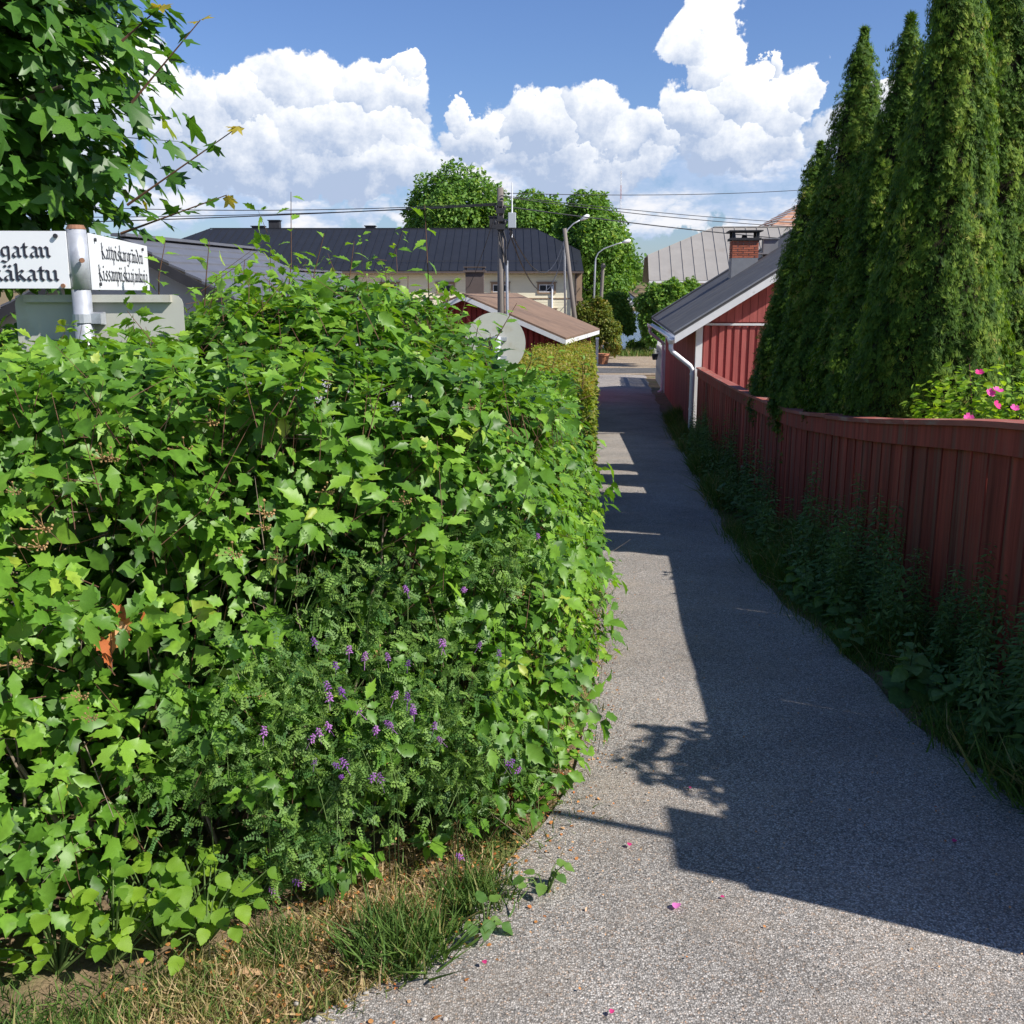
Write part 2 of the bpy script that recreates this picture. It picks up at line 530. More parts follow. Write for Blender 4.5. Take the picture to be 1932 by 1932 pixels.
M = {}
M['path'] = gravel_mat('path_gravel', (.395, .362, .328), (.64, .595, .545), (.20, .188, .176), 185, .0020, (.37, .30, .23))
M['stone'] = surf('loose_stone', (.30, .285, .27), .85, .4, 8, rnd=.5, bump=.001)
M['street'] = gravel_mat('street_sand', (.46, .36, .25), (.62, .52, .40), (.28, .2, .13), 30, .004)
M['asphalt'] = gravel_mat('street_asphalt', (.15, .15, .15), (.24, .23, .22), (.06, .06, .06), 60, .003)
M['soil'] = surf('ground_soil', (.27, .19, .115), .95, .4, 5.5, bump=.012, bscale=40, col2=(.13, .095, .055), patch=((.10, .13, .035), .52, .66, 2.2))
M['red_wood'] = surf('falu_red_boards', (.42, .115, .10), .78, .25, 9, (1, 1, .12), .0012, 60, rnd=.14, spec=.2, patch=((.46, .20, .17), .60, .75, 10))
M['fence_wood'] = surf('fence_red_boards', (.315, .062, .044), .82, .5, 14, (1, 1, .07), .0018, 80, rnd=.30, spec=.2, patch=((.19, .095, .07), .50, .68, 9))
M['cap_wood'] = surf('fence_cap_red', (.34, .10, .075), .75, .3, 9, (1, .2, 1), .001, 60, rnd=.15, patch=((.33, .21, .17), .55, .66, 12))
M['shed_wood'] = surf('shed_red_boards', (.30, .045, .038), .8, .3, 9, (1, 1, .12), .0012, 60, rnd=.15, spec=.2)
M['white_wood'] = surf('white_painted_wood', (.74, .74, .73), .6, .10, 5, bump=.0006, patch=((.50, .49, .47), .62, .75, 5))
M['gutter'] = surf('white_painted_metal', (.80, .81, .84), .35, .06, 3, spec=.5, patch=((.6, .6, .6), .64, .8, 3))
M['felt'] = surf('roofing_felt', (.105, .105, .11), .92, .25, 3, bump=.001, bscale=160, patch=((.14, .135, .13), .5, .7, 1.2))
M['felt_brown'] = surf('brown_roofing_felt', (.205, .135, .095), .92, .18, 2.2, bump=.001, bscale=140, patch=((.15, .105, .08), .52, .75, 1.4))
M['dark_metal'] = surf('dark_roof_metal', (.019, .021, .027), .55, .15, 1.2, spec=.3)
M['grey_metal'] = surf('grey_roof_metal', (.30, .28, .255), .5, .12, 1.0, spec=.4, patch=((.25, .22, .19), .58, .75, .6))
M['tile_metal'] = surf('grey_tile_roof', (.12, .125, .145), .5, .14, 2, spec=.45)
M['tile_red'] = surf('clay_tile', (.42, .22, .14), .85, .35, 2.5, rnd=.25)
M['cream'] = surf('cream_boards', (.84, .775, .57), .7, .06, 2, (.3, .3, 3), rnd=.03)
M['trim_brown'] = surf('brown_trim', (.30, .21, .14), .7, .15, 3)
M['trim_dark'] = surf('dark_brown_metal', (.11, .085, .075), .6, .15, 3)
M['brick'] = surf('brick', (.42, .13, .075), .9, .35, 14, rnd=.22, bump=.002)
M['mortar'] = surf('mortar', (.42, .36, .31), .95, .15, 12, bump=.002)
M['flash'] = surf('zinc_sheet', (.22, .225, .24), .5, .15, 4, spec=.5)
M['black'] = surf('black_painted_metal', (.035, .035, .04), .6, .2, 5)
M['galv'] = surf('galvanised_steel', (.44, .46, .50), .48, .18, 16, metal=.35, spec=.5, patch=((.33, .34, .37), .5, .68, 22))
M['rust'] = surf('rusty_steel', (.24, .12, .07), .8, .4, 30)
M['plate_back'] = surf('aluminium_back', (.47, .47, .42), .62, .10, 5, spec=.35, patch=((.40, .37, .29), .55, .72, 7))
M['enamel'] = surf('white_sign_enamel', (.80, .81, .83), .35, .04, 4, spec=.5)
M['ink'] = surf('sign_lettering', (.035, .035, .05), .5, .1, 5)
M['pole_wood'] = surf('weathered_pole_wood', (.20, .175, .155), .9, .3, 10, (1, 1, .1), .002, 40)
M['conc'] = surf('concrete', (.45, .43, .40), .9, .15, 4, bump=.001)
M['cable'] = surf('cable', (.03, .03, .035), .6, .1, 5)
M['white_plastic'] = surf('white_plastic', (.78, .79, .8), .45, .05, 3)
M['box_grey'] = surf('grey_cabinet_paint', (.42, .45, .48), .5, .08, 3)
M['glass'] = surf('window_glass', (.025, .03, .035), .22, .2, 1, spec=.25)
M['terracotta'] = surf('terracotta', (.48, .20, .10), .85, .2, 8)
M['grey_wood'] = surf('weathered_grey_boards', (.36, .34, .33), .85, .25, 8, (1, 1, .12), rnd=.15)
M['rock'] = surf('shore_rock', (.45, .42, .38), .9, .3, 3, bump=.02)
M['bark'] = surf('bark', (.13, .095, .07), .92, .35, 14, (1, 1, .25), .006, 30)
M['twig'] = surf('red_brown_twig', (.12, .06, .035), .75, .3, 20)
M['twig_grey'] = surf('dry_twig', (.25, .20, .15), .9, .3, 20)
M['stem'] = surf('green_stem', (.10, .16, .04), .7, .25, 20)
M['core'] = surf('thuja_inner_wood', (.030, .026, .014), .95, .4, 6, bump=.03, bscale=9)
M['hedge_leaf'] = leafmat('hedge_leaf', [(0, (.036, .095, .012)), (.45, (.095, .215, .022)), (.8, (.20, .36, .035)), (1, (.33, .39, .05))], .30, .44, .36)
M['maple_leaf'] = leafmat('maple_leaf', [(0.00, (0.033, 0.090, 0.016)), (0.50, (0.069, 0.173, 0.022)), (0.85, (0.132, 0.262, 0.027)), (1.00, (0.429, 0.330, 0.054))], .34, .42, .4)
M['lime_leaf'] = leafmat('pale_leaf', [(0, (.09, .20, .02)), (1, (.22, .36, .03))], .4, .55, .25)
M['vetch_leaf'] = leafmat('vetch_leaf', [(0, (.05, .13, .03)), (1, (.19, .31, .06))], .35, .55, .25)
M['thuja'] = leafmat('thuja_spray', [(0, (.020, .054, .010)), (.5, (.085, .165, .020)), (.82, (.215, .295, .034)), (1, (.27, .23, .06))], .28, .65, .15, (1.6, 1.7, .6), 1.0)
M['rose_leaf'] = leafmat('rose_leaf', [(0, (.11, .24, .028)), (1, (.30, .44, .045))], .4, .5, .3)
M['tree_leaf'] = leafmat('tree_leaf', [(0, (.055, .13, .026)), (.6, (.135, .265, .042)), (1, (.25, .345, .065))], .30, .55, .25)
M['bush_leaf'] = leafmat('bush_leaf', [(0, (.07, .11, .018)), (.6, (.15, .19, .03)), (1, (.28, .19, .05))], .3, .55, .25)
M['spirea_leaf'] = leafmat('fine_hedge_leaf', [(0, (.09, .15, .017)), (.6, (.20, .27, .03)), (1, (.30, .24, .06))], .35, .55, .25)
M['weed_leaf'] = leafmat('weed_leaf', [(0, (.07, .15, .045)), (1, (.17, .27, .09))], .3, .6, .2)
M['grass'] = leafmat('grass_blade', [(0, (.045, .10, .018)), (.55, (.10, .17, .03)), (.75, (.30, .24, .09)), (1, (.46, .34, .17))], .3, .6, .2, (1.5, 1.5, .8))
M['orange_leaf'] = leafmat('dry_leaf', [(0, (.42, .10, .03)), (.5, (.55, .25, .08)), (1, (.62, .40, .22))], .25, .7, .2, (1.2, 1, .8))
M['petal_purple'] = leafmat('purple_petal', [(0, (.20, .06, .34)), (1, (.50, .22, .54))], .3, .6, .2, (1.2, 1.1, 1.2))
M['petal_pink'] = leafmat('pink_petal', [(0, (.62, .035, .17)), (1, (.85, .25, .62))], .3, .6, .2, (1.1, 1, 1.1))
M['berry'] = surf('dry_berry_stalks', (.34, .21, .09), .8, .4, 40, rnd=.3)
M['seed'] = surf('seed_head', (.5, .5, .45), .9, .2, 30)
M['stone_warm'] = surf('mast_paint', (.55, .30, .28), .7, .2, .5)
M['wall_white'] = surf('white_render', (.72, .72, .70), .8, .06, 1)
M['wall_dark'] = surf('brown_boards', (.17, .11, .075), .85, .2, 2)

# ------------------------------------------------------------------ ground, path, street, water
def grid_mesh(name, xs, ys, zf, mat, kind='structure'):
    X, Y = np.meshgrid(xs, ys)
    Z = zf(X, Y)
    V = np.stack([X.ravel(), Y.ravel(), Z.ravel()], -1)
    nx, ny = len(xs), len(ys)
    i = (np.arange(ny - 1)[:, None] * nx + np.arange(nx - 1)[None]).ravel()
    Q = np.stack([i, i + 1, i + nx + 1, i + nx], -1)
    me = np_mesh(name, V, Q, None, True, 4)
    return tag(link(name, me, mat), kind=kind)


def terr(X, Y):
    z = gz(Y)
    far = np.clip((Y - 300) / 200, 0, 1)
    z = z + far * 10 * vnoise(np.stack([X.ravel() / 220, Y.ravel() / 300, 0 * X.ravel()], -1)).reshape(X.shape)
    near = np.clip(1 - (Y - 20) / 30, 0, 1)
    z = z + near * .012 * vnoise(np.stack([X.ravel() * 2.2, Y.ravel() * 2.2, 0 * X.ravel()], -1)).reshape(X.shape)
    return z - .012


xs = np.concatenate([np.linspace(-1500, -120, 14), np.linspace(-100, -14, 22), np.linspace(-12, 12, 97), np.linspace(14, 100, 22), np.linspace(120, 1500, 14)])
ys = np.concatenate([np.linspace(-40, -2, 10), np.linspace(-1, 22, 116), np.linspace(22.5, 60, 40), np.linspace(63, 130, 20), np.linspace(150, 500, 24), np.linspace(550, 3000, 14)])
grid_mesh('ground', xs, ys, terr, M['soil'])

PL = np.array([(-30, -40), (-30, .1), (-4, .55), (-2.2, 1.05), (-1.0, 1.72), (-.52, 2.05), (-.14, 2.45), (.10, 3.08), (.30, 4.0), (.42, 4.9), (.56, 6.8), (.66, 9), (.92, 13), (1.45, 20), (2.1, 28), (2.8, 36.4)])
PR = np.array([(30, -40), (30, .1), (8, 1.2), (2.3, 2.2), (1.78, 3.2), (1.68, 4.3), (1.70, 6), (1.90, 8.6), (2.2, 11), (2.55, 14.5), (3.2, 21.5), (3.85, 28), (4.7, 36.4)])
rows = np.concatenate([[-40, -20, -8, -3, -1, 0], np.arange(.1, 12, .1), np.arange(12, 36.5, .4)])
cols = np.linspace(0, 1, 25)
Vp = []
for y in rows:
    a = np.interp(y, PL[:, 1], PL[:, 0]); b = np.interp(y, PR[:, 1], PR[:, 0])
    wob = .03 * math.sin(y * 2.1) + .015 * math.sin(y * 5.7 + 1)
    a += wob; b += .03 * math.sin(y * 2.3 + 2) + .015 * math.sin(y * 6)
    for c in cols:
        x = a + (b - a) * c
        Vp.append((x, y, gz(y) + .006 + .018 * math.sin(math.pi * c) * min(1, max(0, y / 3))))
nx = len(cols)
i = (np.arange(len(rows) - 1)[:, None] * nx + np.arange(nx - 1)[None]).ravel()
path = tag(link('path', np_mesh('path', np.array(Vp), np.stack([i, i + 1, i + nx + 1, i + nx], -1), None, True, 4), M['path']), kind='structure')

# the cross street at the bottom of the alley
st = np.array([(x, y) for y in np.linspace(36.6, 54, 20) for x in np.linspace(-40, 60, 41)])
V = np.column_stack([st, gz(st[:, 1]) + .008])
i = (np.arange(19)[:, None] * 41 + np.arange(40)[None]).ravel()
tag(link('street', np_mesh('street', V, np.stack([i, i + 1, i + 42, i + 41], -1), None, True, 4), M['street']), kind='structure')
st2 = np.array([(x, y) for y in np.linspace(37.6, 41.0, 6) for x in np.linspace(-40, 60, 41)])
V = np.column_stack([st2, gz(st2[:, 1]) + .014])
i = (np.arange(5)[:, None] * 41 + np.arange(40)[None]).ravel()
tag(link('road', np_mesh('road', V, np.stack([i, i + 1, i + 42, i + 41], -1), None, True, 4), M['asphalt']), kind='structure')

# water
mw, nt, N, L, B = new_mat('lake_water')
B.inputs['Base Color'].default_value = (.05, .10, .17, 1); B.inputs['Roughness'].default_value = .16; B.inputs['Specular IOR Level'].default_value = .5
tc = N.new('ShaderNodeTexCoord'); nz = N.new('ShaderNodeTexNoise'); nz.inputs['Scale'].default_value = 1.2; nz.inputs['Detail'].default_value = 4
mp = N.new('ShaderNodeMapping'); mp.inputs['Scale'].default_value = (.5, 1.6, 1); L.new(tc.outputs['Object'], mp.inputs[0]); L.new(mp.outputs[0], nz.inputs['Vector'])
bp = N.new('ShaderNodeBump'); bp.inputs['Distance'].default_value = .25; L.new(nz.outputs['Fac'], bp.inputs['Height']); L.new(bp.outputs[0], B.inputs['Normal'])
tag(link('lake', MB().add([(-900, 84, -3.6), (900, 84, -3.6), (900, 420, -3.6), (-900, 420, -3.6)], [(0, 1, 2, 3)]).mesh('lake'), mw), kind='structure')

# ------------------------------------------------------------------ fence along the right side
Z = Vector((0, 0, 1))
FY = np.array([0.6, 2.4, 4.43, 6.74, 9.36, 12.7, 15.5, 18.3]); FZ = np.array([1.28, 1.22, 1.085, .81, .565, .445, .395, .36])
_fy = np.linspace(.6, 18.3, 400); _fz = np.interp(_fy, FY, FZ); _fz[15:-15] = np.convolve(_fz, np.ones(31) / 31, 'valid')


def capz(y): return float(np.interp(y, _fy, _fz))


def fx(y): return 1.89 + .075 * y


EF = Vector((.075, 1, 0)).normalized(); EN = Vector((-EF.y, EF.x, 0))       # along the fence, towards the path
fence = empty('board_fence', (fx(9), 9, float(gz(9))), 'long low red board fence with a plank cap running along the alley to the house', 'fence')
y = 2.0
k = 0
while y < 17.75:
    w = random.uniform(.088, .132)
    gap = random.choice([.001] * 9 + [.005, .007]) if 3 < y else .001
    yc = y + w / 2
    top = capz(yc) - .028; bot = float(gz(yc)) - .04
    tilt = Vector((0, random.uniform(-.006, .006), 1)).normalized()
    c = Vector((fx(yc), yc, (top + bot) / 2)) + EN * ((k % 2) * .006 + random.uniform(0, .004))
    MB().obox(c, EN, EF, tilt, .011, w / 2, (top - bot) / 2).build('board', M['fence_wood'], fence)
    y += w + gap; k += 1


def sweep(name, y0, y1, off_n, off_z, w, h, mat, parent, n=6, tilt=0.0):
    mb = MB()
    P = []
    for i in range(n + 1):
        yy = y0 + (y1 - y0) * i / n
        c = Vector((fx(yy), yy, capz(yy) + off_z)) + EN * off_n
        a = EN * (w / 2) + Z * (tilt * w / 2); b = Z * (h / 2)
        P.append([c - a - b, c + a - b, c + a + b, c - a + b])
    vs = [p for q in P for p in q]
    fs = [(0, 1, 2, 3), tuple(4 * n + j for j in (3, 2, 1, 0))]
    for i in range(n):
        for j in range(4):
            fs.append((4 * i + j, 4 * i + 4 + j, 4 * i + 4 + (j + 1) % 4, 4 * i + (j + 1) % 4))
    return mb.add(vs, fs).build(name, mat, parent)


yy = 2.0
while yy < 17.7:
    y2 = min(yy + random.uniform(1.9, 2.4), 17.72)
    sweep('cap_board', yy, y2 - .006, -.012, .012 + random.uniform(-.004, .004), .135, .028, M['cap_wood'], fence, tilt=random.uniform(-.06, .02))
    sweep('face_board', yy, y2 - .005, .0265, -.066, .022, .122, M['fence_wood'], fence)
    sweep('rail', yy, y2, -.035, -.14, .045, .09, M['fence_wood'], fence)
    sweep('rail', yy, y2, -.035, -.80, .045, .09, M['fence_wood'], fence)
    MB().box(fx(yy) + .06, fx(yy) + .15, yy - .045, yy + .045, float(gz(yy)) - .1, capz(yy) - .02).build('post', M['fence_wood'], fence)
    yy = y2

# ------------------------------------------------------------------ red house on the right
class Frame:
    def __init__(s, o, e1): s.o = Vector(o); s.e1 = Vector(e1).normalized(); s.e2 = Vector((s.e1.y, -s.e1.x, 0))
    def __call__(s, a, b, z): return Vector((s.o.x, s.o.y, 0)) + s.e1 * a + s.e2 * b + Z * z
    def box(s, mb, a0, a1, b0, b1, z0, z1): return mb.obox(s((a0 + a1) / 2, (b0 + b1) / 2, (z0 + z1) / 2), s.e1, s.e2, Z, (a1 - a0) / 2, (b1 - b0) / 2, (z1 - z0) / 2)


H = Frame((3.2, 17.85, 0), (.098, .995, 0))
LEN, HW, SL = 10.7, 3.6, .63
ru = lambda b: .93 + (HW - abs(b - HW) + .42) * SL           # underside of the roof
house = empty('red_house', (6.0, 22, -.95), 'low red board house with dark felt roof, white gutter and brick chimney beside the alley', 'house')
g0 = float(gz(18)) - .25
wall = MB()
wall.prism([H(0, .02, g0), H(0, 2 * HW - .02, g0), H(0, 2 * HW - .02, ru(2 * HW) - .02), H(0, HW, ru(HW) - .03), H(0, .02, ru(0) - .02)], H.e1 * LEN)
wall.build('wall', M['red_wood'], house)
b = .10; i = 0
while b < 2 * HW - .1:
    lit = .082 if i % 2 == 0 else .074
    H.box(MB(), -.026, -.002, b, b + lit, g0, 1.10).build('board', M['red_wood'], house)
    zt = ru(b + .06) - .04
    if zt > 1.2:
        zb = min(ru(b), ru(b + .118)) - .03
        MB().prism([H(-.030, b - .01, 1.16), H(-.030, b + .112, 1.16), H(-.030, b + .112, ru(b + .112) - .03), H(-.030, b - .01, ru(b - .01) - .03)], H.e1 * .028).build('board', M['red_wood'], house)
    b += .128; i += 1
H.box(MB(), -.055, -.031, .1, 2 * HW - .1, 1.10, 1.135).build('drip_strip', M['white_wood'], house)
H.box(MB(), -.04, .10, -.035, .075, g0, ru(-.03) - .03).build('corner_board', M['white_wood'], house)
a = .12
while a < LEN - .1:
    H.box(MB(), a, a + .12, -.022, .019, g0 - .2, ru(0) - .04).build('board', M['red_wood'], house)
    a += .155
H.box(MB(), LEN - .1, LEN + .04, -.035, .1, g0 - .3, ru(-.03) - .03).build('corner_board', M['white_wood'], house)
for sgn in (0, 1):
    def rp(a, b, dz): return H(a, b if not sgn else 2 * HW - b, ru(b) + dz)
    for (a0, a1, nm) in ((-.42, 3.2, 0), (3.2, 6.6, 1), (6.6, 9.9, 2), (9.9, LEN + .35, 3)):
        dz = .06 + .004 * (nm % 2)
        MB().prism([rp(a0, -.42, dz - .05), rp(a1, -.42, dz - .05), rp(a1, HW, dz - .05), rp(a0, HW, dz - .05)], (0, 0, .05 + (.012 if nm == 3 else 0))).build('felt_sheet', M['felt'], house)
    MB().bar(rp(9.9, -.40, .075), rp(9.9, HW, .075), .05, .04).build('felt_seam', M['black'], house)
    MB().prism([rp(-.40, -.42, -.12), rp(-.40, HW, -.12), rp(-.40, HW, .008), rp(-.40, -.42, .008)], H.e1 * -.028).build('barge_board', M['white_wood'], house)
    MB().prism([rp(-.36, -.44, .058), rp(-.36, HW, .058), rp(-.36, HW, .085), rp(-.36, -.44, .085)], H.e1 * -.085).build('barge_cap', M['flash'], house)
    MB().prism([rp(-.37, -.41, -.02), rp(LEN + .3, -.41, -.02), rp(LEN + .3, HW, -.02), rp(-.37, HW, -.02)], (0, 0, .025)).build('soffit', M['white_wood'], house)
# gutter and two downpipes
gut = MB(); gp = []
for (a, dz) in ((-.42, 0), (LEN + .3, -.10)):
    gp.append([H(a, -.47 + .06 * math.cos(t), ru(-.42) - .005 + dz + .06 * math.sin(t)) for t in np.linspace(math.pi, 2 * math.pi, 9)])
n = 9
gut.add(gp[0] + gp[1], [(i, i + 1, n + i + 1, n + i) for i in range(n - 1)])
go = gut.build('gutter', M['gutter'], house)
sm = go.modifiers.new('thickness', 'SOLIDIFY'); sm.thickness = .005
for (a, zt) in ((-.26, 0), (LEN - .15, -.1)):
    z0 = ru(-.42) - .05 + zt
    dp = MB()
    dp.tube([H(a, -.47, z0 + .02), H(a, -.47, z0 - .09)], [.085, .042], 12)
    gbot = float(gz(H(a, 0, 0).y)) + .03
    end = .06 if zt == 0 else 0
    pts = [H(a, -.47, z0 - .08), H(a, -.47, z0 - .17), H(a + .03, -.44, z0 - .22), H(a + .10, -.13, z0 - .46), H(a + .14, -.085, z0 - .53), H(a + .14, -.085, gbot + .1), H(a + .14, -.12, gbot), H(a + .14, -.2, gbot - .03)]
    dp.tube(pts, .040, 12)
    dp.build('downpipe', M['gutter'], house, smooth=True)
    for zz in (gbot + .45, z0 - .62):
        MB().tube([H(a + .14, -.085, zz), H(a + .14, -.085, zz + .03)], .047, 12).build('pipe_bracket', M['gutter'], house)
# brick chimney with a raised black cap, a zinc hatch box behind it
CC = AT(1402, 500, 23.6); ca = (CC - H(0, 0, CC.z)).dot(H.e1); cbb = (CC - H(0, 0, CC.z)).dot(H.e2)
chw = .285
zb = ru(cbb - chw) + .0; z1 = AT(1402, 491, 23.6).z; z2 = AT(1402, 456, 23.6).z
chim = H.box(MB(), ca - chw, ca + chw, cbb - chw, cbb + chw, zb - .2, z1 + .04).build('chimney', M['flash'], house)
chc = H.box(MB(), ca - chw + .012, ca + chw - .012, cbb - chw + .012, cbb + chw - .012, z1 + .03, z2 + .02).build('mortar', M['mortar'], chim)
nc = 8; ch = (z2 - z1 - .03) / nc
for r in range(nc):
    zc = z1 + .045 + ch * r
    for side in range(4):
        L_ = 2 * chw; pos = -chw + (.0 if r % 2 == 0 else -.12)
        while pos < chw:
            p0, p1 = max(pos, -chw), min(pos + .235, chw)
            if p1 - p0 > .03:
                q = (p0 + p1) / 2; hw = (p1 - p0) / 2 - .005
                mb = MB(); t = .022; dd = chw - t / 2 + random.uniform(0, .006)
                if side == 0: H.box(mb, ca - dd - t / 2, ca - dd + t / 2, cbb + q - hw, cbb + q + hw, zc, zc + ch - .011)
                elif side == 1: H.box(mb, ca + dd - t / 2, ca + dd + t / 2, cbb + q - hw, cbb + q + hw, zc, zc + ch - .011)
                elif side == 2: H.box(mb, ca + q - hw, ca + q + hw, cbb - dd - t / 2, cbb - dd + t / 2, zc, zc + ch - .011)
                else: H.box(mb, ca + q - hw, ca + q + hw, cbb + dd - t / 2, cbb + dd + t / 2, zc, zc + ch - .011)
                mb.build('brick', M['brick'], chim)
            pos += .245
cap = MB()
H.box(cap, ca - chw - .05, ca + chw + .05, cbb - chw - .05, cbb + chw + .05, z2 + .02, z2 + .07)
zt = AT(1402, 438, 23.6).z
for s1 in (-1, 1):
    for s2 in (-1, 1):
        H.box(cap, ca + s1 * (chw - .02) - .03, ca + s1 * (chw - .02) + .03, cbb + s2 * (chw - .02) - .03, cbb + s2 * (chw - .02) + .03, z2 + .07, zt)
H.box(cap, ca - chw - .08, ca + chw + .08, cbb - chw - .08, cbb + chw + .08, zt, zt + .025)
cap.tube([H(ca, cbb, z2 + .07), H(ca, cbb, z2 + .14)], [.07, .05], 10)
cap.build('chimney_cap', M['black'], chim)
hx = MB(); q1 = AT(1452, 470, 23.9); qa = (q1 - H(0, 0, q1.z)).dot(H.e1); qb = (q1 - H(0, 0, q1.z)).dot(H.e2)
H.box(hx, qa - .16, qa + .16, qb - .16, qb + .16, ru(qb) - .1, AT(1452, 452, 23.9).z)
H.box(hx, qa - .2, qa + .2, qb - .19, qb + .19, AT(1452, 452, 23.9).z, AT(1452, 452, 23.9).z + .02)
H.box(hx, qa - .30, qa + .02, qb - .36, qb - .02, AT(1430, 478, 23.9).z - .03, AT(1430, 478, 23.9).z)
hx.build('vent_box', M['flash'], house)

# grey board gate behind the house
gate = empty('plank_gate', (4.62, 32.2, -1.15), 'weathered grey upright board screen beyond the red house', 'screen')
G = Frame((4.30, 29.3, 0), (.1, .995, 0))
a = 0
while a < 5.2:
    w = random.uniform(.11, .15); yb = float(gz(G(a, 0, 0).y))
    G.box(MB(), a, a + w, -.012, .012, yb - .02, .05 + random.uniform(-.03, .03) - .02 * a).build('board', M['grey_wood'], gate)
    a += w + .035
for a in (.0, 2.6, 5.2):
    G.box(MB(), a - .06, a + .06, .013, .13, -1.3, .06).build('post', M['white_wood'], gate)
for zz in (-.75, -.2): G.box(MB(), 0, 5.2, .014, .05, zz, zz + .09).build('rail', M['grey_wood'], gate)
bk = empty('hanging_pot', G(3.2, -.1, -.36), 'dark hanging flower pot fixed to the grey board screen', 'pot')
MB().tube([G(3.2, -.13, -.42), G(3.2, -.13, -.24)], [.07, .11], 10).build('pot', M['black'], bk)
MB().tube([G(3.2, -.012, -.16), G(3.2, -.13, -.14), G(3.2, -.13, -.24)], .008, 6).build('hook', M['black'], bk)

# ------------------------------------------------------------------ red shed with the brown roof
R0 = AT(873, 553, 24.2); E0 = AT(1069, 637, 23.8)
S = Frame((R0.x, R0.y, 0), (1.25, 6, 0))
sw = (E0 - R0).dot(S.e2); sdz = (R0.z - E0.z) / sw
shed = empty('red_shed', (R0.x, R0.y + 3, float(gz(27))), 'small dark red board shed with a brown felt gable roof beyond the hedge', 'shed')
sr = lambda b: R0.z - .07 - abs(b) * sdz
sg = float(gz(26)) - .2
iw = sw - .27; SLN = 6.3
MB().prism([S(.32, -iw, sg), S(.32, iw, sg), S(.32, iw, sr(iw)), S(.32, 0, sr(0)), S(.32, -iw, sr(iw))], S.e1 * (SLN - .6)).build('wall', M['shed_wood'], shed)
b = -iw + .02
while b < iw - .05:
    zt = min(sr(b), sr(b + .1)) - .01
    S.box(MB(), .294, .318, b, b + .085, sg, zt).build('board', M['shed_wood'], shed)
    b += .135
a = .36
while a < SLN - .35:
    S.box(MB(), a, a + .085, iw + .002, iw + .026, sg, sr(iw + .03)).build('board', M['shed_wood'], shed)
    a += .135
S.box(MB(), .28, .40, iw - .05, iw + .034, sg, sr(iw + .04) - .01).build('corner_board', M['shed_wood'], shed)
S.box(MB(), SLN - .33, SLN - .2, iw - .05, iw + .045, sg, sr(iw + .04) - .01).build('corner_board', M['terracotta'], shed)
for sgn in (-1, 1):
    P4 = [S(0, 0, R0.z), S(SLN, 0, R0.z), S(SLN, sgn * sw, R0.z - sw * sdz), S(0, sgn * sw, R0.z - sw * sdz)]
    MB().prism(P4, (0, 0, -.045)).build('roof', M['felt_brown'], shed)
    P5 = [S(-.01, 0, R0.z - .05), S(-.01, sgn * sw, R0.z - sw * sdz - .05), S(-.01, sgn * sw, R0.z - sw * sdz - .16), S(-.01, 0, R0.z - .16)]
    MB().prism(P5, S.e1 * .03).build('barge_board', M['white_wood'], shed)
    P6 = [S(.03, sgn * (sw - .03), R0.z - sw * sdz - .04), S(SLN, sgn * (sw - .03), R0.z - sw * sdz - .04), S(SLN, sgn * (sw - .03), R0.z - sw * sdz - .15), S(.03, sgn * (sw - .03), R0.z - sw * sdz - .15)]
    MB().prism(P6, S.e2 * sgn * .025).build('eave_board', M['white_wood'], shed)
C1 = AT(896, 540, 28); cw = .24
sc = MB().box(C1.x - cw, C1.x + cw, 28 - cw, 28 + cw, C1.z - .7, AT(896, 514, 28).z).build('chimney', M['trim_dark'], shed)
zt = AT(896, 514, 28).z
cm = MB().box(C1.x - cw - .06, C1.x + cw + .06, 28 - cw - .06, 28 + cw + .06, zt, zt + .05)
for s1 in (-1, 1):
    for s2 in (-1, 1): cm.box(C1.x + s1 * cw - .02, C1.x + s1 * cw + .02, 28 + s2 * cw - .02, 28 + s2 * cw + .02, zt + .05, zt + .12)
cm.box(C1.x - cw - .05, C1.x + cw + .05, 28 - cw - .05, 28 + cw + .05, zt + .12, zt + .145)
cm.build('chimney_cap', M['trim_dark'], sc)

# ------------------------------------------------------------------ long buildings with half-hipped metal roofs
def plane_hit(u, v, z0, Y0, slope):
    lo, hi = Y0, Y0 + 40
    for _ in range(60):
        mid = (lo + hi) / 2
        if AT(u, v, mid).z > z0 + slope * (mid - Y0): lo = mid
        else: hi = mid
    return AT(u, v, lo)


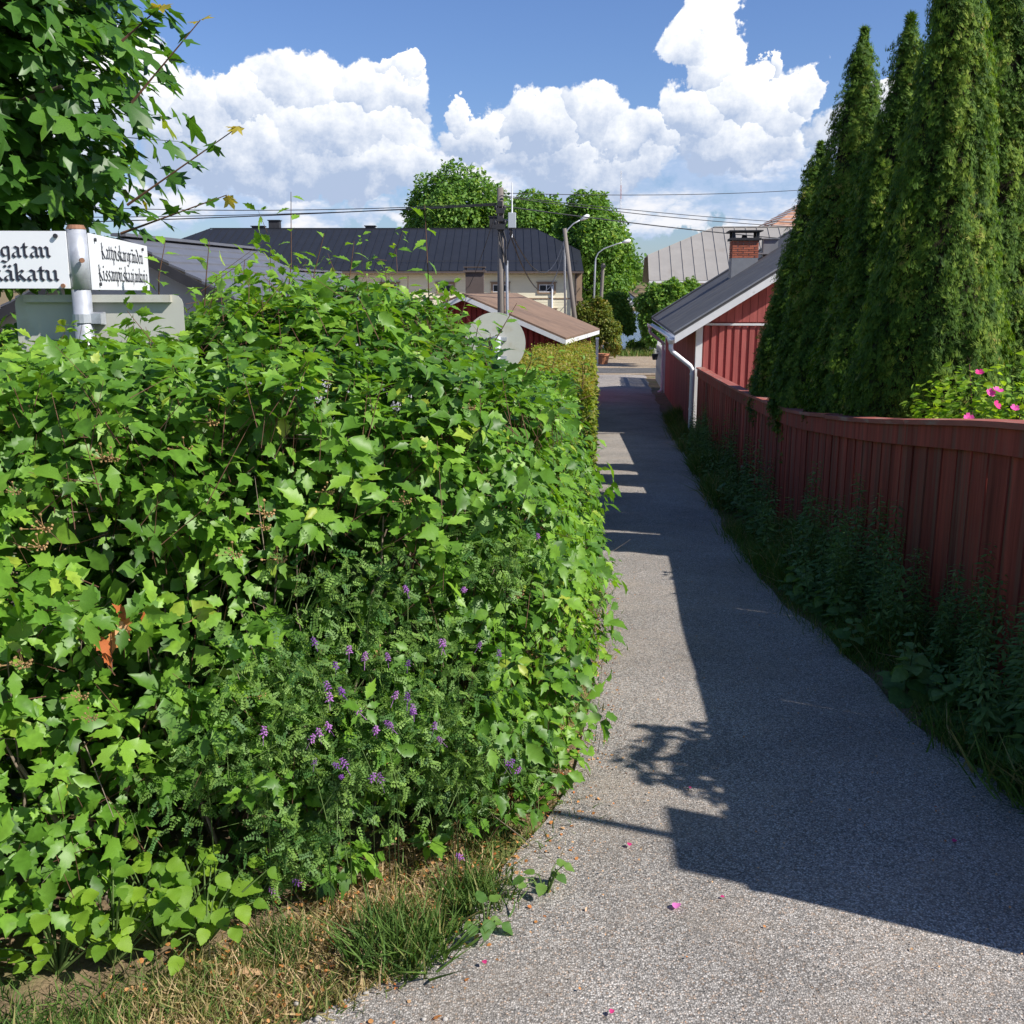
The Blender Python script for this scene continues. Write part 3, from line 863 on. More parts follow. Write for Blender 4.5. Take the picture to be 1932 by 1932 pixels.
def long_house(name, label, Y0, x_left, x_right, eave_z, slope, ridge_z, hip_l, hip_r, hip_h, pitch, wall_m, roof_m, ov=.45, end_m=None):
    """long side faces the alley; hips are clipped: hip_l / hip_r are how far the ridge ends lie inside the gables"""
    g = float(gz(Y0)) - .2
    th = empty(name, ((x_left + x_right) / 2, Y0 + 4, g + .2), label, 'building')
    dep = (ridge_z - eave_z) / slope
    yr = Y0 - ov + dep
    yb = 2 * yr - Y0
    wl, wr = x_left + .35, x_right - .35
    MB().box(wl, wr, Y0, yb, g, eave_z + .05).build('wall', wall_m, th)
    for xx, sg_ in ((wl, 1), (wr, -1)):
        zc = ridge_z - hip_h
        yc = (zc - eave_z) / slope
        poly = [(xx, Y0, eave_z + .05), (xx, yb, eave_z + .05), (xx, yb - yc + ov, zc - .05), (xx, Y0 + yc - ov, zc - .05)]
        MB().prism([Vector(p) for p in poly], (sg_ * .15, 0, 0)).build('gable_wall', end_m or wall_m, th)

    def topz(x):
        t = 1.0
        if hip_r > 0 and x > x_right - hip_r: t = min(t, 1 - (x - (x_right - hip_r)) / hip_r)
        if hip_l > 0 and x < x_left + hip_l: t = min(t, 1 - ((x_left + hip_l) - x) / hip_l)
        return ridge_z - hip_h * (1 - t)
    n = max(1, int(round((x_right - x_left) / pitch)))
    for side in (1, -1):
        for i in range(n):
            xa = x_left + (x_right - x_left) * i / n; xb = x_left + (x_right - x_left) * (i + 1) / n
            za, zb_ = topz(xa), topz(xb)
            fy = lambda z: (Y0 - ov + (z - eave_z) / slope) if side == 1 else (2 * yr - (Y0 - ov + (z - eave_z) / slope))
            m_ = MB()
            m_.prism([Vector((xa, fy(eave_z), eave_z)), Vector((xb, fy(eave_z), eave_z)), Vector((xb, fy(zb_), zb_)), Vector((xa, fy(za), za))], (0, 0, .04))
            if side == 1:
                m_.bar((xa, fy(eave_z), eave_z + .05), (xa, fy(za), za + .05), .025, .05)
            m_.build('roof_panel', roof_m, th)
    for xe, hp, sg_ in ((x_left, hip_l, 1), (x_right, hip_r, -1)):
        if hp <= 0: continue
        zc = ridge_z - hip_h; yc = (zc - eave_z) / slope
        MB().prism([Vector((xe, Y0 - ov + yc, zc)), Vector((xe, 2 * yr - (Y0 - ov + yc), zc)), Vector((xe + sg_ * hp, yr, ridge_z))], (0, 0, .06)).build('hip_panel', roof_m, th)
    MB().bar((x_left + hip_l, yr, ridge_z + .05), (x_right - hip_r, yr, ridge_z + .05), .16, .05).build('ridge_cap', roof_m, th)
    MB().box(x_left, x_right, Y0 - ov - .10, Y0 - ov + .01, eave_z - .10, eave_z - .005).build('gutter', M['trim_dark'] if roof_m is M['dark_metal'] else M['white_wood'], th)
    MB().box(x_left + .02, x_right - .02, Y0 - ov, Y0, eave_z - .06, eave_z - .02).build('soffit', M['trim_dark'] if roof_m is M['dark_metal'] else M['white_wood'], th)
    return th, yr, dep


def window(th, x, Y0, zc, w, h, frame_m, hood=True):
    f = MB()
    f.box(x - w / 2 - .10, x - w / 2, Y0 - .045, Y0 + .02, zc - h / 2 - .08, zc + h / 2 + .1)
    f.box(x + w / 2, x + w / 2 + .10, Y0 - .045, Y0 + .02, zc - h / 2 - .08, zc + h / 2 + .1)
    f.box(x - w / 2, x + w / 2, Y0 - .045, Y0 + .02, zc + h / 2, zc + h / 2 + .10)
    f.box(x - w / 2, x + w / 2, Y0 - .045, Y0 + .02, zc - h / 2 - .08, zc - h / 2)
    if hood: f.box(x - w / 2 - .16, x + w / 2 + .16, Y0 - .09, Y0 + .02, zc + h / 2 + .101, zc + h / 2 + .15)
    o = f.build('window', frame_m, th)
    s = MB(); t = .045
    for xx in (x - w / 2 + t / 2, x, x + w / 2 - t / 2): s.box(xx - t / 2, xx + t / 2, Y0 - .022, Y0 + .01, zc - h / 2 + t, zc + h / 2 - t)
    for zz in (zc - h / 2 + t / 2, zc + h / 2 - t / 2): s.box(x - w / 2, x + w / 2, Y0 - .023, Y0 + .01, zz - t / 2, zz + t / 2)
    s.build('sash', M['white_wood'], o)
    MB().box(x - w / 2, x + w / 2, Y0 - .012, Y0 + .005, zc - h / 2, zc + h / 2).build('pane', M['glass'], o)


YC = 58.0
ec = AT(1101, 512, YC - .45)
rz = plane_hit(1011, 432.5, ec.z, YC - .45, .37)
ch_ = plane_hit(1097, 474, ec.z, YC - .45, .37)
xl = AT(397, 433, rz.y).x - (ec.x - rz.x)
cream, yr, dep = long_house('cream_house', 'long cream wooden house with a dark seamed metal roof and small attic windows', YC, xl, ec.x, ec.z, .37, rz.z, ec.x - rz.x, ec.x - rz.x, rz.z - ch_.z, .46, M['cream'], M['dark_metal'])
zc = AT(900, 544, YC).z
for u in (424, 528, 632, 736, 841, 944, 1031):
    p = AT(u, 544, YC); window(cream, p.x, YC - .03, p.z, .82, .42, M['trim_brown'])
    p = AT(u, 612, YC); window(cream, p.x, YC - .03, p.z, .9, 1.5, M['trim_brown'])
xr_ = ec.x - .35
zz = AT(1000, 562, YC).z
MB().box(xl + .4, xr_ - .01, YC - .05, YC + .01, zz - .06, zz).build('belt_course', M['trim_brown'], cream)
zb = zz - .08; k = 0
while zb > float(gz(YC)):                                      # weatherboards
    MB().box(xl + .4, xr_ - .01, YC - .018, YC + .01, zb - .15, zb - .008).build('weatherboard', M['cream'], cream); zb -= .158
zb = zz + .002
while zb < ec.z - .2:
    MB().box(xl + .4, xr_ - .01, YC - .018, YC + .01, zb, zb + .15).build('weatherboard', M['cream'], cream); zb += .158
MB().box(xr_ - .02, xr_ + .30, YC - .14, YC + .2, float(gz(YC)) - .1, ec.z - .1).build('corner_pilaster', M['trim_brown'], cream)
MB().box(xr_ - .10, xr_ + .36, YC - .2, YC + .2, AT(1090, 565, YC).z - .08, AT(1090, 565, YC).z + .08).build('pilaster_band', M['trim_brown'], cream)
MB().tube([(xr_ - .05, YC - .2, ec.z - .1), (xr_ - .05, YC - .2, float(gz(YC)))], .055, 8).build('downpipe', M['trim_dark'], cream)
MB().tube([(xr_ - 1.35, YC - .08, AT(1090, 540, YC).z), (xr_ - 1.35, YC - .08, float(gz(YC)))], .05, 8).build('downpipe', M['gutter'], cream)
q = plane_hit(1000, 498, ec.z, YC - .45, .37)
gr = MB().bar((xl + .2, q.y, q.z + .16), (ec.x - .2, q.y, q.z + .16), .03, .03)
for i in range(24):
    xx = xl + .3 + (ec.x - xl - .6) * i / 23
    gr.bar((xx, q.y, q.z + .02), (xx, q.y, q.z + .17), .02, .03, up=(0, 1, 0))
gr.build('snow_guard', M['black'], cream)
for (u, v0, v1, w) in ((519, 432, 417, .32), (488, 434, 428, .35), (699, 432, 427.5, .28), (933, 434, 410, .30)):
    p = AT(u, v0, yr + .6); zt = AT(u, v1, yr + .6).z
    o = MB().box(p.x - w, p.x + w, yr + .3, yr + .9, p.z - .5, zt).build('roof_vent', M['black'], cream)
    MB().box(p.x - w - .06, p.x + w + .06, yr + .24, yr + .96, zt, zt + .05).build('vent_cap', M['dark_metal'], o)

YG = 52.0
ec2 = AT(1226, 530, YG - .4)
v2 = plane_hit(1218, 483, ec2.z, YG - .4, .6)
r2 = plane_hit(1332, 431, ec2.z, YG - .4, .6)
gh, _, _ = long_house('grey_roof_house', 'white walled house with a broad grey-brown seamed metal roof across the street', YG, ec2.x, ec2.x + 16, ec2.z, .6, r2.z, r2.x - ec2.x, 2, r2.z - v2.z, .58, M['wall_white'], M['grey_metal'], .4, M['wall_dark'])
for xx in (1.2, 3.0, 4.8, 6.6): window(gh, ec2.x + .4 + xx, YG, ec2.z - 1.3, .8, 1.2, M['white_wood'])
cor = Vector((ec2.x, YG, 0)); ang = math.radians(-5.0)             # the house stands a little askew to the alley
off_ = gh.location - cor; off_.rotate(Matrix.Rotation(ang, 3, 'Z')); gh.location = cor + off_; gh.rotation_euler = (0, 0, ang)
YT = 72.0
te = AT(1400, 452, YT); tr_ = AT(1478, 395, YT + 5)
tile = empty('tile_roof_house', (te.x + 6, YT + 5, float(gz(YT))), 'far house showing only the corner of its orange clay tile roof above the grey roof', 'building')
tx0 = AT(1424, 446, YT).x
MB().box(tx0 + .5, tx0 + 10, YT + .5, YT + 9.5, float(gz(YT)) - .5, te.z + .1).build('wall', M['wall_white'], tile)
nz_, nxx = 13, 22
apex = Vector((tx0 + 5.2, YT + 5, tr_.z + .9))
for r in range(nz_):                                           # pyramid roof in courses of clay tiles
    t0, t1 = r / nz_, (r + 1) / nz_
    for side in (0, 1):
        lo = [(tx0, YT), (tx0 + 10.4, YT)] if side == 0 else [(tx0, YT + 10), (tx0, YT)]
        A0 = Vector((*lo[0], te.z)); B0 = Vector((*lo[1], te.z))
        a0, b0 = A0.lerp(apex, t0), B0.lerp(apex, t0); a1, b1 = A0.lerp(apex, t1), B0.lerp(apex, t1)
        MB().prism([a0 + Z * .06, b0 + Z * .06, b1, a1], (0, 0, .03)).build('tile_course', M['tile_red'], tile)

# ------------------------------------------------------------------ grey roofed outbuilding on the left and a smaller one behind it
def gable_hut(name, label, r0, r1, half, slope, wall_m, roof_m, courses, ov=.3):
    r0, r1 = Vector(r0), Vector(r1)
    F = Frame((r0.x, r0.y, 0), (r1 - r0).normalized()); Ln = (r1 - r0).length
    g = min(float(gz(r0.y)), float(gz(r1.y))) - .2
    th = empty(name, ((r0.x + r1.x) / 2, (r0.y + r1.y) / 2, g + .2), label, 'outbuilding')
    zr = (r0.z + r1.z) / 2
    w = half - ov
    MB().prism([F(ov, -w, g), F(ov, w, g), F(ov, w, zr - w * slope - .08), F(ov, 0, zr - .08), F(ov, -w, zr - w * slope - .08)], F.e1 * (Ln - 2 * ov)).build('wall', wall_m, th)
    for sgn in (-1, 1):
        for i in range(courses):
            b0, b1 = half * i / courses, half * (i + 1) / courses
            P4 = [F(0, sgn * b0, zr - b0 * slope - .012), F(Ln, sgn * b0, zr - b0 * slope - .012), F(Ln, sgn * b1, zr - b1 * slope + .012), F(0, sgn * b1, zr - b1 * slope + .012)]
            MB().prism(P4, (0, 0, -.03)).build('roof_course', roof_m, th)
        P5 = [F(.0, 0, zr - .045), F(.0, sgn * half, zr - half * slope - .04), F(.0, sgn * half, zr - half * slope - .18), F(.0, 0, zr - .19)]
        MB().prism(P5, F.e1 * -.03).build('barge_board', M['black'], th)
    MB().bar(F(-.03, 0, zr + .012), F(Ln, 0, zr + .012), .2, .04).build('ridge_cap', roof_m, th)
    return th


gable_hut('outbuilding', 'pale outbuilding with a grey metal tile roof behind the maple and the hedge', tuple(AT(225, 449, 13.6)), tuple(AT(480, 473, 19.2)), 2.3, .53, M['box_grey'], M['tile_metal'], 11)
p = AT(648, 545, 22)
gable_hut('outbuilding', 'small outbuilding whose low grey roof shows just above the hedge', (p.x - 1.0, 21.5, p.z + .38), (p.x - .6, 25, p.z + .38), 2.4, .45, M['box_grey'], M['tile_metal'], 8)
# white frame of a garden swing sticking up over the hedge
sw0 = AT(690, 600, 8.6)
swing = empty('garden_swing', (sw0.x, 8.8, float(gz(8.8))), 'white wooden garden swing frame peeping over the hedge', 'garden swing')
for (ua, va, ub, vb, yy) in ((708, 540, 742, 620, 8.6), (708, 540, 676, 620, 8.6), (700, 545, 735, 620, 9.8), (700, 545, 668, 620, 9.8)):
    a_, b_ = AT(ua, va, yy), AT(ub, vb, yy); dr = (b_ - a_).normalized()
    MB().bar(a_, a_ + dr * ((float(gz(yy)) - a_.z) / dr.z), .06, .06, up=(0, 1, 0)).build('leg', M['white_wood'], swing)
MB().bar(AT(708, 541, 8.6), AT(700, 546, 9.8), .06, .06).build('top_bar', M['white_wood'], swing)

# ------------------------------------------------------------------ poles, lamps, wires
up = empty('utility_pole', (AT(945, 600, 22.6).x, 22.6, float(gz(22.6))), 'weathered wooden utility pole with insulators and a grey cable pipe before the shed', 'utility pole')
px = AT(945, 500, 22.6)
ptop = AT(944, 354, 22.6)
MB().tube([(px.x + .02, 22.6, float(gz(22.6)) - .3), (px.x, 22.6, 1.5), (ptop.x, 22.6, ptop.z)], [.095, .075, .066], 12).build('shaft', M['pole_wood'], up, smooth=True)
pz = lambda v: AT(944, v, 22.6).z
for v, w in ((385, .05), (398, .09), (413, .06), (428, .10)):
    MB().box(ptop.x - w, ptop.x + w, 22.46, 22.56, pz(v) - .06, pz(v) + .05).build('bracket', M['black'], up)
for dx, v in ((-.09, 392), (.09, 392), (-.1, 420), (.1, 420)):
    MB().tube([(ptop.x + dx, 22.5, pz(v) - .05), (ptop.x + dx, 22.5, pz(v)), (ptop.x + dx, 22.5, pz(v) + .05)], [.03, .04, .02], 8).build('insulator', M['black'], up)
cb_ = MB()
cb_.tube([(ptop.x + .05, 22.5, pz(432)), (ptop.x + .12, 22.5, pz(455)), (ptop.x + .11, 22.5, pz(478)), (ptop.x + .135, 22.52, pz(497))], .02, 6)
cb_.tube([(ptop.x - .05, 22.5, pz(432)), (ptop.x + .02, 22.5, pz(462)), (ptop.x + .13, 22.52, pz(500))], .02, 6)
cb_.tube([(ptop.x + .22, 22.5, pz(418)), (ptop.x + .25, 22.5, pz(440)), (ptop.x + .14, 22.52, pz(470))], .016, 6)
cb_.build('cable', M['cable'], up)
MB().tube([(ptop.x + .135, 22.55, pz(492)), (ptop.x + .16, 22.55, float(gz(22.6)) - .05)], .033, 10).build('cable_pipe', M['galv'], up)
bx = AT(966, 414, 22.5)
MB().box(bx.x - .085, bx.x + .085, 22.45, 22.6, pz(431), pz(402)).build('cabinet', M['box_grey'], up, bevel=.01)
MB().bar((bx.x, 22.62, pz(415)), (ptop.x, 22.62, pz(415)), .03, .03).build('cabinet_arm', M['galv'], up)
MB().tube([(bx.x, 22.55, pz(402)), (bx.x, 22.55, pz(372)), (bx.x, 22.55, pz(345))], [.018, .014, .008], 8).build('antenna', M['white_plastic'], up)
MB().tube([(bx.x, 22.55, pz(431)), (bx.x, 22.55, pz(448))], .012, 6).build('antenna_tail', M['white_plastic'], up)


def lamp_post(u0, v0, u1, v1, armpts, Y, label, wood=None):
    b_ = AT(u0, v0, Y); t_ = AT(u1, v1, Y); g = float(gz(Y))
    o = empty('street_lamp', (b_.x, Y, g), label, 'street lamp')
    d_ = (b_ - t_).normalized(); base = t_ + d_ * ((g - .2 - t_.z) / d_.z)
    pts = [base, t_] + [AT(u, v, Y) for u, v in armpts]
    MB().tube(pts, [.045] * 2 + [.028] * len(armpts), 8).build('post', M['galv'], o, smooth=True)
    e = pts[-1]; dd = (pts[-1] - pts[-2]).normalized()
    MB().tube([e - dd * .05, e + dd * .10, e + dd * .30, e + dd * .38], [.04, .09, .10, .03], 10).build('lamp_head', M['white_plastic'], o, smooth=True)
    if wood:
        (wu0, wv0, wu1, wv1, yo) = wood
        a_, c_ = AT(wu0, wv0, Y + yo), AT(wu1, wv1, Y + yo); d2 = (a_ - c_).normalized()
        MB().tube([c_ + d2 * ((g - .2 - c_.z) / d2.z), c_], [.12, .085], 10).build('wooden_support', M['pole_wood'], o, smooth=True)
    return o


lamp_post(1066, 590, 1065, 460, [(1066, 445), (1071, 433), (1082, 422), (1097, 414)], 46.0, 'street lamp on a curved arm beside a leaning wooden pole at the cream house corner', (1083, 592, 1065, 431, -.25))
lamp_post(1120, 580, 1123, 500, [(1124, 487), (1129, 477), (1140, 469), (1165, 460), (1176, 457)], 52.0, 'tall street lamp with a long curved arm in front of the green trees')
wp = empty('wooden_pole', (AT(1131, 580, 53).x, 53, float(gz(53))), 'thin bare wooden pole beside the long-armed street lamp', 'pole')
MB().tube([AT(1130, 640, 53), AT(1138, 497, 53)], [.10, .08], 8).build('shaft', M['pole_wood'], wp)
MB().box(AT(1138, 497, 53).x - .12, AT(1138, 497, 53).x + .12, 52.85, 53.0, AT(1138, 505, 53).z, AT(1138, 500, 53).z).build('crossbar', M['black'], wp)
bol = empty('marker_post', (AT(1127, 690, 45).x, 45, float(gz(45))), 'thin grey post standing by the potted plant at the street corner', 'post')
pb = ground_at(1126, 690)
MB().tube([(pb.x, pb.y, pb.z - .1), (pb.x, pb.y, AT(1126, 640, pb.y).z)], .055, 8).build('shaft', M['galv'], bol)
MB().tube([(pb.x, pb.y, AT(1126, 640, pb.y).z), (pb.x, pb.y, AT(1126, 637, pb.y).z)], .07, 8).build('top', M['white_plastic'], bol)
bol.location = (pb.x, pb.y, pb.z)
for ch in bol.children: ch.matrix_parent_inverse = world_of(bol).inverted()
pg = ground_at(1137, 687)
pot = empty('flower_pot', pg, 'terracotta flower pot on the sandy street corner', 'pot')
MB().tube([pg - Z * .02, pg + Z * .35, pg + Z * .36, pg + Z * .45], [.2, .28, .32, .32], 14).build('pot', M['terracotta'], pot)


def wire(name, label, p, q, sag, r=.009, grp='overhead wires at the utility pole'):
    p, q = Vector(p), Vector(q)
    pts = [p.lerp(q, t) - Z * (sag * 4 * t * (1 - t)) for t in np.linspace(0, 1, 25)]
    return tag(MB().tube(pts, r, 5).build(name, M['cable']), label, 'wire', grp)


WL = 'black overhead wire running from the utility pole to the left across the sky'
WR = 'black overhead wire running from the utility pole to the right across the sky'
P_ = Vector((ptop.x, 22.5, 0))
wire('overhead_wire', WL, P_ + Vector((-.06, 0, pz(384))), AT(-400, 345, 26), .35)
wire('overhead_wire', WL, P_ + Vector((-.08, 0, pz(388))), AT(-400, 402, 24), .16)
wire('overhead_wire', WL, P_ + Vector((-.08, 0, pz(386))), AT(-400, 428, 25), .10, .012)
wire('overhead_wire', WR, P_ + Vector((.06, 0, pz(365))), AT(1700, 343, 30), .16, .008)
wire('overhead_wire', WR, P_ + Vector((.06, 0, pz(370))), AT(1700, 428, 30), .12, .008)
wire('overhead_wire', WR, P_ + Vector((.06, 0, pz(372))), AT(1700, 434, 30), .16, .009)
wire('overhead_wire', WR, P_ + Vector((.08, 0, pz(390))), AT(1700, 466, 30), .10, .013)
tl = AT(1063, 455, 46)
wire('service_cable', 'slack pale cable hanging between the utility pole and the leaning lamp pole', P_ + Vector((.2, .1, pz(433))), tl, 1.1, .016, 'slack cables to the lamp')
wire('service_cable', 'slack pale cable hanging between the utility pole and the leaning lamp pole', P_ + Vector((.2, .1, pz(440))), tl - Z * .3, 1.5, .016, 'slack cables to the lamp')
wire('service_cable', 'thin cable dropping from the utility pole to the shed chimney', P_ + Vector((-.1, .1, pz(400))), AT(885, 540, 27.8), .1, .008, None)
wire('service_cable', 'pair of slack cables strung from the cream house corner to the thin wooden pole', (xr_ + .3, YC - .2, AT(1090, 540, YC).z), AT(1137, 503, 53), .6, .02, None)

# ------------------------------------------------------------------ street name sign, traffic sign backs
def nibs(strokes, w=.20, ang=40):
    n = Vector((math.cos(math.radians(ang)), math.sin(math.radians(ang)))) * (w / 2)
    quads = []
    for st in strokes:
        for p, q in zip(st[:-1], st[1:]):
            p, q = Vector(p), Vector(q)
            quads.append([p - n, p + n, q + n, q - n])
    return quads


def minim(x): return [(x - .08, .92), (x + .07, .80), (x + .07, .20), (x + .22, .07)]


GL = {
    'i': (.38, [minim(0), [(.02, 1.36), (.12, 1.22)]]),
    'n': (.74, [minim(0), [(.07, .74), (.30, .95), (.46, .80), (.46, .20), (.60, .07)]]),
    'a': (.68, [[(.02, .84), (.20, .97), (.42, .82), (.42, .20), (.56, .07)], [(.42, .58), (.10, .42), (.06, .20), (.20, .05), (.42, .20)]]),
    't': (.48, [[(.14, 1.25), (.14, .25), (.27, .05), (.42, .15)], [(-.06, .92), (.36, .92)]]),
    'k': (.66, [[(.0, 1.5), (.08, 1.42), (.08, .20), (.20, .06)], [(.08, .58), (.32, .95), (.46, .82), (.22, .55), (.44, .20), (.56, .06)]]),
    'u': (.74, [[(-.06, .94), (.08, .82), (.08, .22), (.24, .05), (.48, .20)], [(.40, .94), (.50, .84), (.50, .20), (.63, .06)]]),
    'g': (.70, [[(.44, .88), (.16, .90), (.07, .72), (.07, .35), (.20, .15), (.46, .26)], [(.36, .98), (.50, .86), (.50, -.15), (.30, -.38), (.0, -.24)]]),
    'p': (.70, [[(-.05, .96), (.08, .82), (.08, -.42)], [(.08, .78), (.34, .96), (.50, .80), (.50, .25), (.34, .05), (.08, .18)]]),
    's': (.60, [[(.50, .82), (.30, .97), (.10, .76), (.46, .40), (.40, .12), (.20, .03), (.0, .18)]]),
    'r': (.54, [minim(0), [(.07, .74), (.28, .97), (.42, .84)]]),
    'd': (.68, [[(.0, 1.45), (.30, 1.22), (.50, .88), (.50, .25), (.32, .04), (.08, .22), (.08, .65), (.30, .92), (.48, .76)]]),
    'e': (.60, [[(.46, .25), (.28, .04), (.08, .22), (.08, .75), (.28, .96), (.46, .75), (.12, .48)]]),
    'j': (.40, [[(-.02, .94), (.12, .82), (.12, -.2), (-.06, -.38)], [(.07, 1.36), (.17, 1.22)]]),
    'K': (.95, [[(-.1, 1.32), (.12, 1.45), (.12, .12), (.32, .0)], [(.12, .74), (.42, 1.2), (.66, 1.42)], [(.12, .74), (.52, .30), (.76, .05)], [(-.06, .7), (.3, .7)]]),
}
GL['ä'] = (GL['a'][0], GL['a'][1] + [[(.06, 1.36), (.16, 1.22)], [(.34, 1.36), (.44, 1.22)]])


def lettering(txt, o, ex, x0, x1, zbase, xh, off, parent, nib=.20):
    """black letter text between x0 and x1 along ex on a plate; off lifts it from the plate"""
    adv = sum(GL[c][0] for c in txt)
    k = (x1 - x0) / adv
    mb = MB(); x = 0
    for c in txt:
        for q in nibs(GL[c][1], nib):
            pts = [Vector(o) + ex * (x0 + (x + p.x) * k) + Z * (zbase + p.y * xh) + off for p in q]
            mb.add(pts, [(0, 1, 2, 3)])
        x += GL[c][0]
    return mb.build('lettering', M['ink'], parent)


PX, PY = AT(149, 500, 3.36).x, 3.36
sign = empty('street_name_sign', (PX, PY, float(gz(PY))), 'galvanised pole with two white street name plates in old lettering standing in the hedge', 'street sign')
pt = AT(146, 432, PY).z
MB().tube([(PX, PY, float(gz(PY)) - .3), (PX, PY, pt)], .030, 16).build('pole', M['galv'], sign, smooth=True)
MB().tube([(PX, PY, pt - .001), (PX, PY, pt + .012)], [.031, .024], 16).build('pole_cap', M['rust'], sign)
ph = .176; zb = pt - .012 - ph
# plate along the alley
e_al = (Vector((-.145, .95, 0))).normalized(); n_al = Vector((e_al.y, -e_al.x, 0))
o_al = Vector((PX + .026, PY - .012, 0)) + n_al * .012
pl = MB().obox(o_al + e_al * .49 + Z * (zb + ph / 2), e_al, n_al, Z, .475, .0025, ph / 2).build('name_plate', M['enamel'], sign)
off = n_al * .0045
lettering('Kattpiskargränden', o_al, e_al, .16, .86, zb + .100, .037, off, pl, .15)
lettering('Kissanpiiskaajankuja', o_al, e_al, .10, .93, zb + .028, .037, off, pl, .15)
for (xx, zz) in ((.075, .158), (.10, .018), (.85, .158)):
    c_ = o_al + e_al * xx + Z * (zb + zz) + n_al * .004
    MB().tube([c_, c_ + n_al * .006], .006, 8).build('bolt', M['black'], pl)
# plate along the street
e_st = Vector((1, .06, 0)).normalized(); n_st = Vector((e_st.y, -e_st.x, 0))
o_st = Vector((PX - .022, PY - .02, 0)) + n_st * .008
pl2 = MB().obox(o_st - e_st * .45 + Z * (zb + ph / 2 + .004), e_st, n_st, Z, .45, .0025, ph / 2).build('name_plate', M['enamel'], sign)
off = n_st * .0045
lettering('gatan', o_st, e_st, -.203, -.046, zb + .098, .036, off, pl2)
lettering('käkatu', o_st, e_st, -.236, -.028, zb + .026, .036, off, pl2)
for (xx, zz, m_) in ((-.03, .165, 'black'), (-.02, .012, 'rust')):
    c_ = o_st + e_st * xx + Z * (zb + zz) + n_st * .004
    MB().tube([c_, c_ + n_st * .007], .007, 8).build('bolt', M[m_], pl2)
# collar that ties both plates to the pole
MB().tube([(PX, PY, zb + .001), (PX, PY, zb + ph - .002)], .0325, 16).build('collar', M['galv'], sign, smooth=True)
MB().tube([(PX + .024, PY - .036, zb + .09), (PX + .032, PY - .050, zb + .09)], .008, 8).build('bolt', M['rust'], sign)


def rounded(cx, cz, hw, hh, r, y, ex):
    pts = []
    for (sx_, sz_, a0) in ((1, 1, 0), (-1, 1, 90), (-1, -1, 180), (1, -1, 270)):
        for t in (0, 30, 60, 90):
            a = math.radians(a0 + t)
            pts.append(Vector((0, 0, 0)) + ex * (cx + sx_ * (hw - r) + r * math.cos(a)) + Z * (cz + sz_ * (hh - r) + r * math.sin(a)))
    return [Vector((PX, PY, 0)) + p + y for p in pts]


# back of the rectangular traffic sign on the same pole
bp_top = AT(149, 556, PY + .05).z
e_b = Vector((1, .05, 0)).normalized(); n_b = Vector((e_b.y, -e_b.x, 0))
yo = -n_b * .055
bpn = MB().prism(rounded(.035, bp_top - .20, .27, .20, .03, yo, e_b), -n_b * .003).build('sign_back', M['plate_back'], sign)
MB().obox(Vector((PX, PY, 0)) + e_b * .035 + Z * (bp_top - .012) + yo + n_b * .010, e_b, n_b, Z, .235, .010, .012).build('folded_edge', M['plate_back'], bpn)
MB().obox(Vector((PX, PY, 0)) + e_b * .035 + Z * (bp_top - .392) + yo + n_b * .010, e_b, n_b, Z, .235, .010, .008).build('folded_edge', M['plate_back'], bpn)
for dz in (.075, .32):
    zz = bp_top - dz
    c = MB().tube([(PX, PY, zz - .014), (PX, PY, zz + .014)], .034, 16)
    c.obox(Vector((PX + .044, PY + .002, zz)), e_b, n_b, Z, .016, .016, .016)
    c.obox(Vector((PX + .03, PY + .04, zz)), e_b, n_b, Z, .022, .014, .02)
    c.build('clamp', M['galv'], bpn)

RY = 7.3
rc = AT(934, 648, RY); rr = 57 * RY / W0 * 1.0
rs = empty('traffic_sign', (rc.x + .02, RY, float(gz(RY))), 'grey back of a round traffic sign on a pole rising out of the hedge', 'traffic sign')
disc = []
for t in range(48):
    a = 2 * math.pi * t / 48
    disc.append(Vector((rc.x + rr * math.cos(a), RY + .04, rc.z + rr * math.sin(a))))
MB().prism(disc, (0, .003, 0)).build('sign_back', M['plate_back'], rs)
MB().tube([(rc.x + .012, RY, float(gz(RY)) - .3), (rc.x + .012, RY, rc.z + .05)], .030, 14).build('pole', M['galv'], rs, smooth=True)
for dz in (-.1, .03):
    MB().obox(Vector((rc.x + .012, RY + .02, rc.z + dz)), (1, 0, 0), (0, 1, 0), Z, .07, .019, .012).build('clamp', M['galv'], rs)

# pole with a plate just outside the picture: it throws the square shadow on the path
sd = Vector((SUN.x, SUN.y, 0)); tel = SUN.z / sd.length; sd.normalize()
spt = Vector((.58, 2.95, 0)); Ls = 2.35
ob = spt + sd * Ls; hz = Ls * tel
sg2 = empty('information_sign', (ob.x, ob.y, float(gz(ob.y))), 'steel pole with a small square plate at the fence corner', 'sign')
MB().tube([(ob.x, ob.y, -.3), (ob.x, ob.y, hz + .75)], .022, 12).build('pole', M['galv'], sg2, smooth=True)
pd = Vector((.11, .99, 0)).normalized()
MB().obox(ob + Z * (hz - .15) - sd * .03, pd, Vector((pd.y, -pd.x, 0)), Z, .205, .003, .15).build('plate', M['plate_back'], sg2)

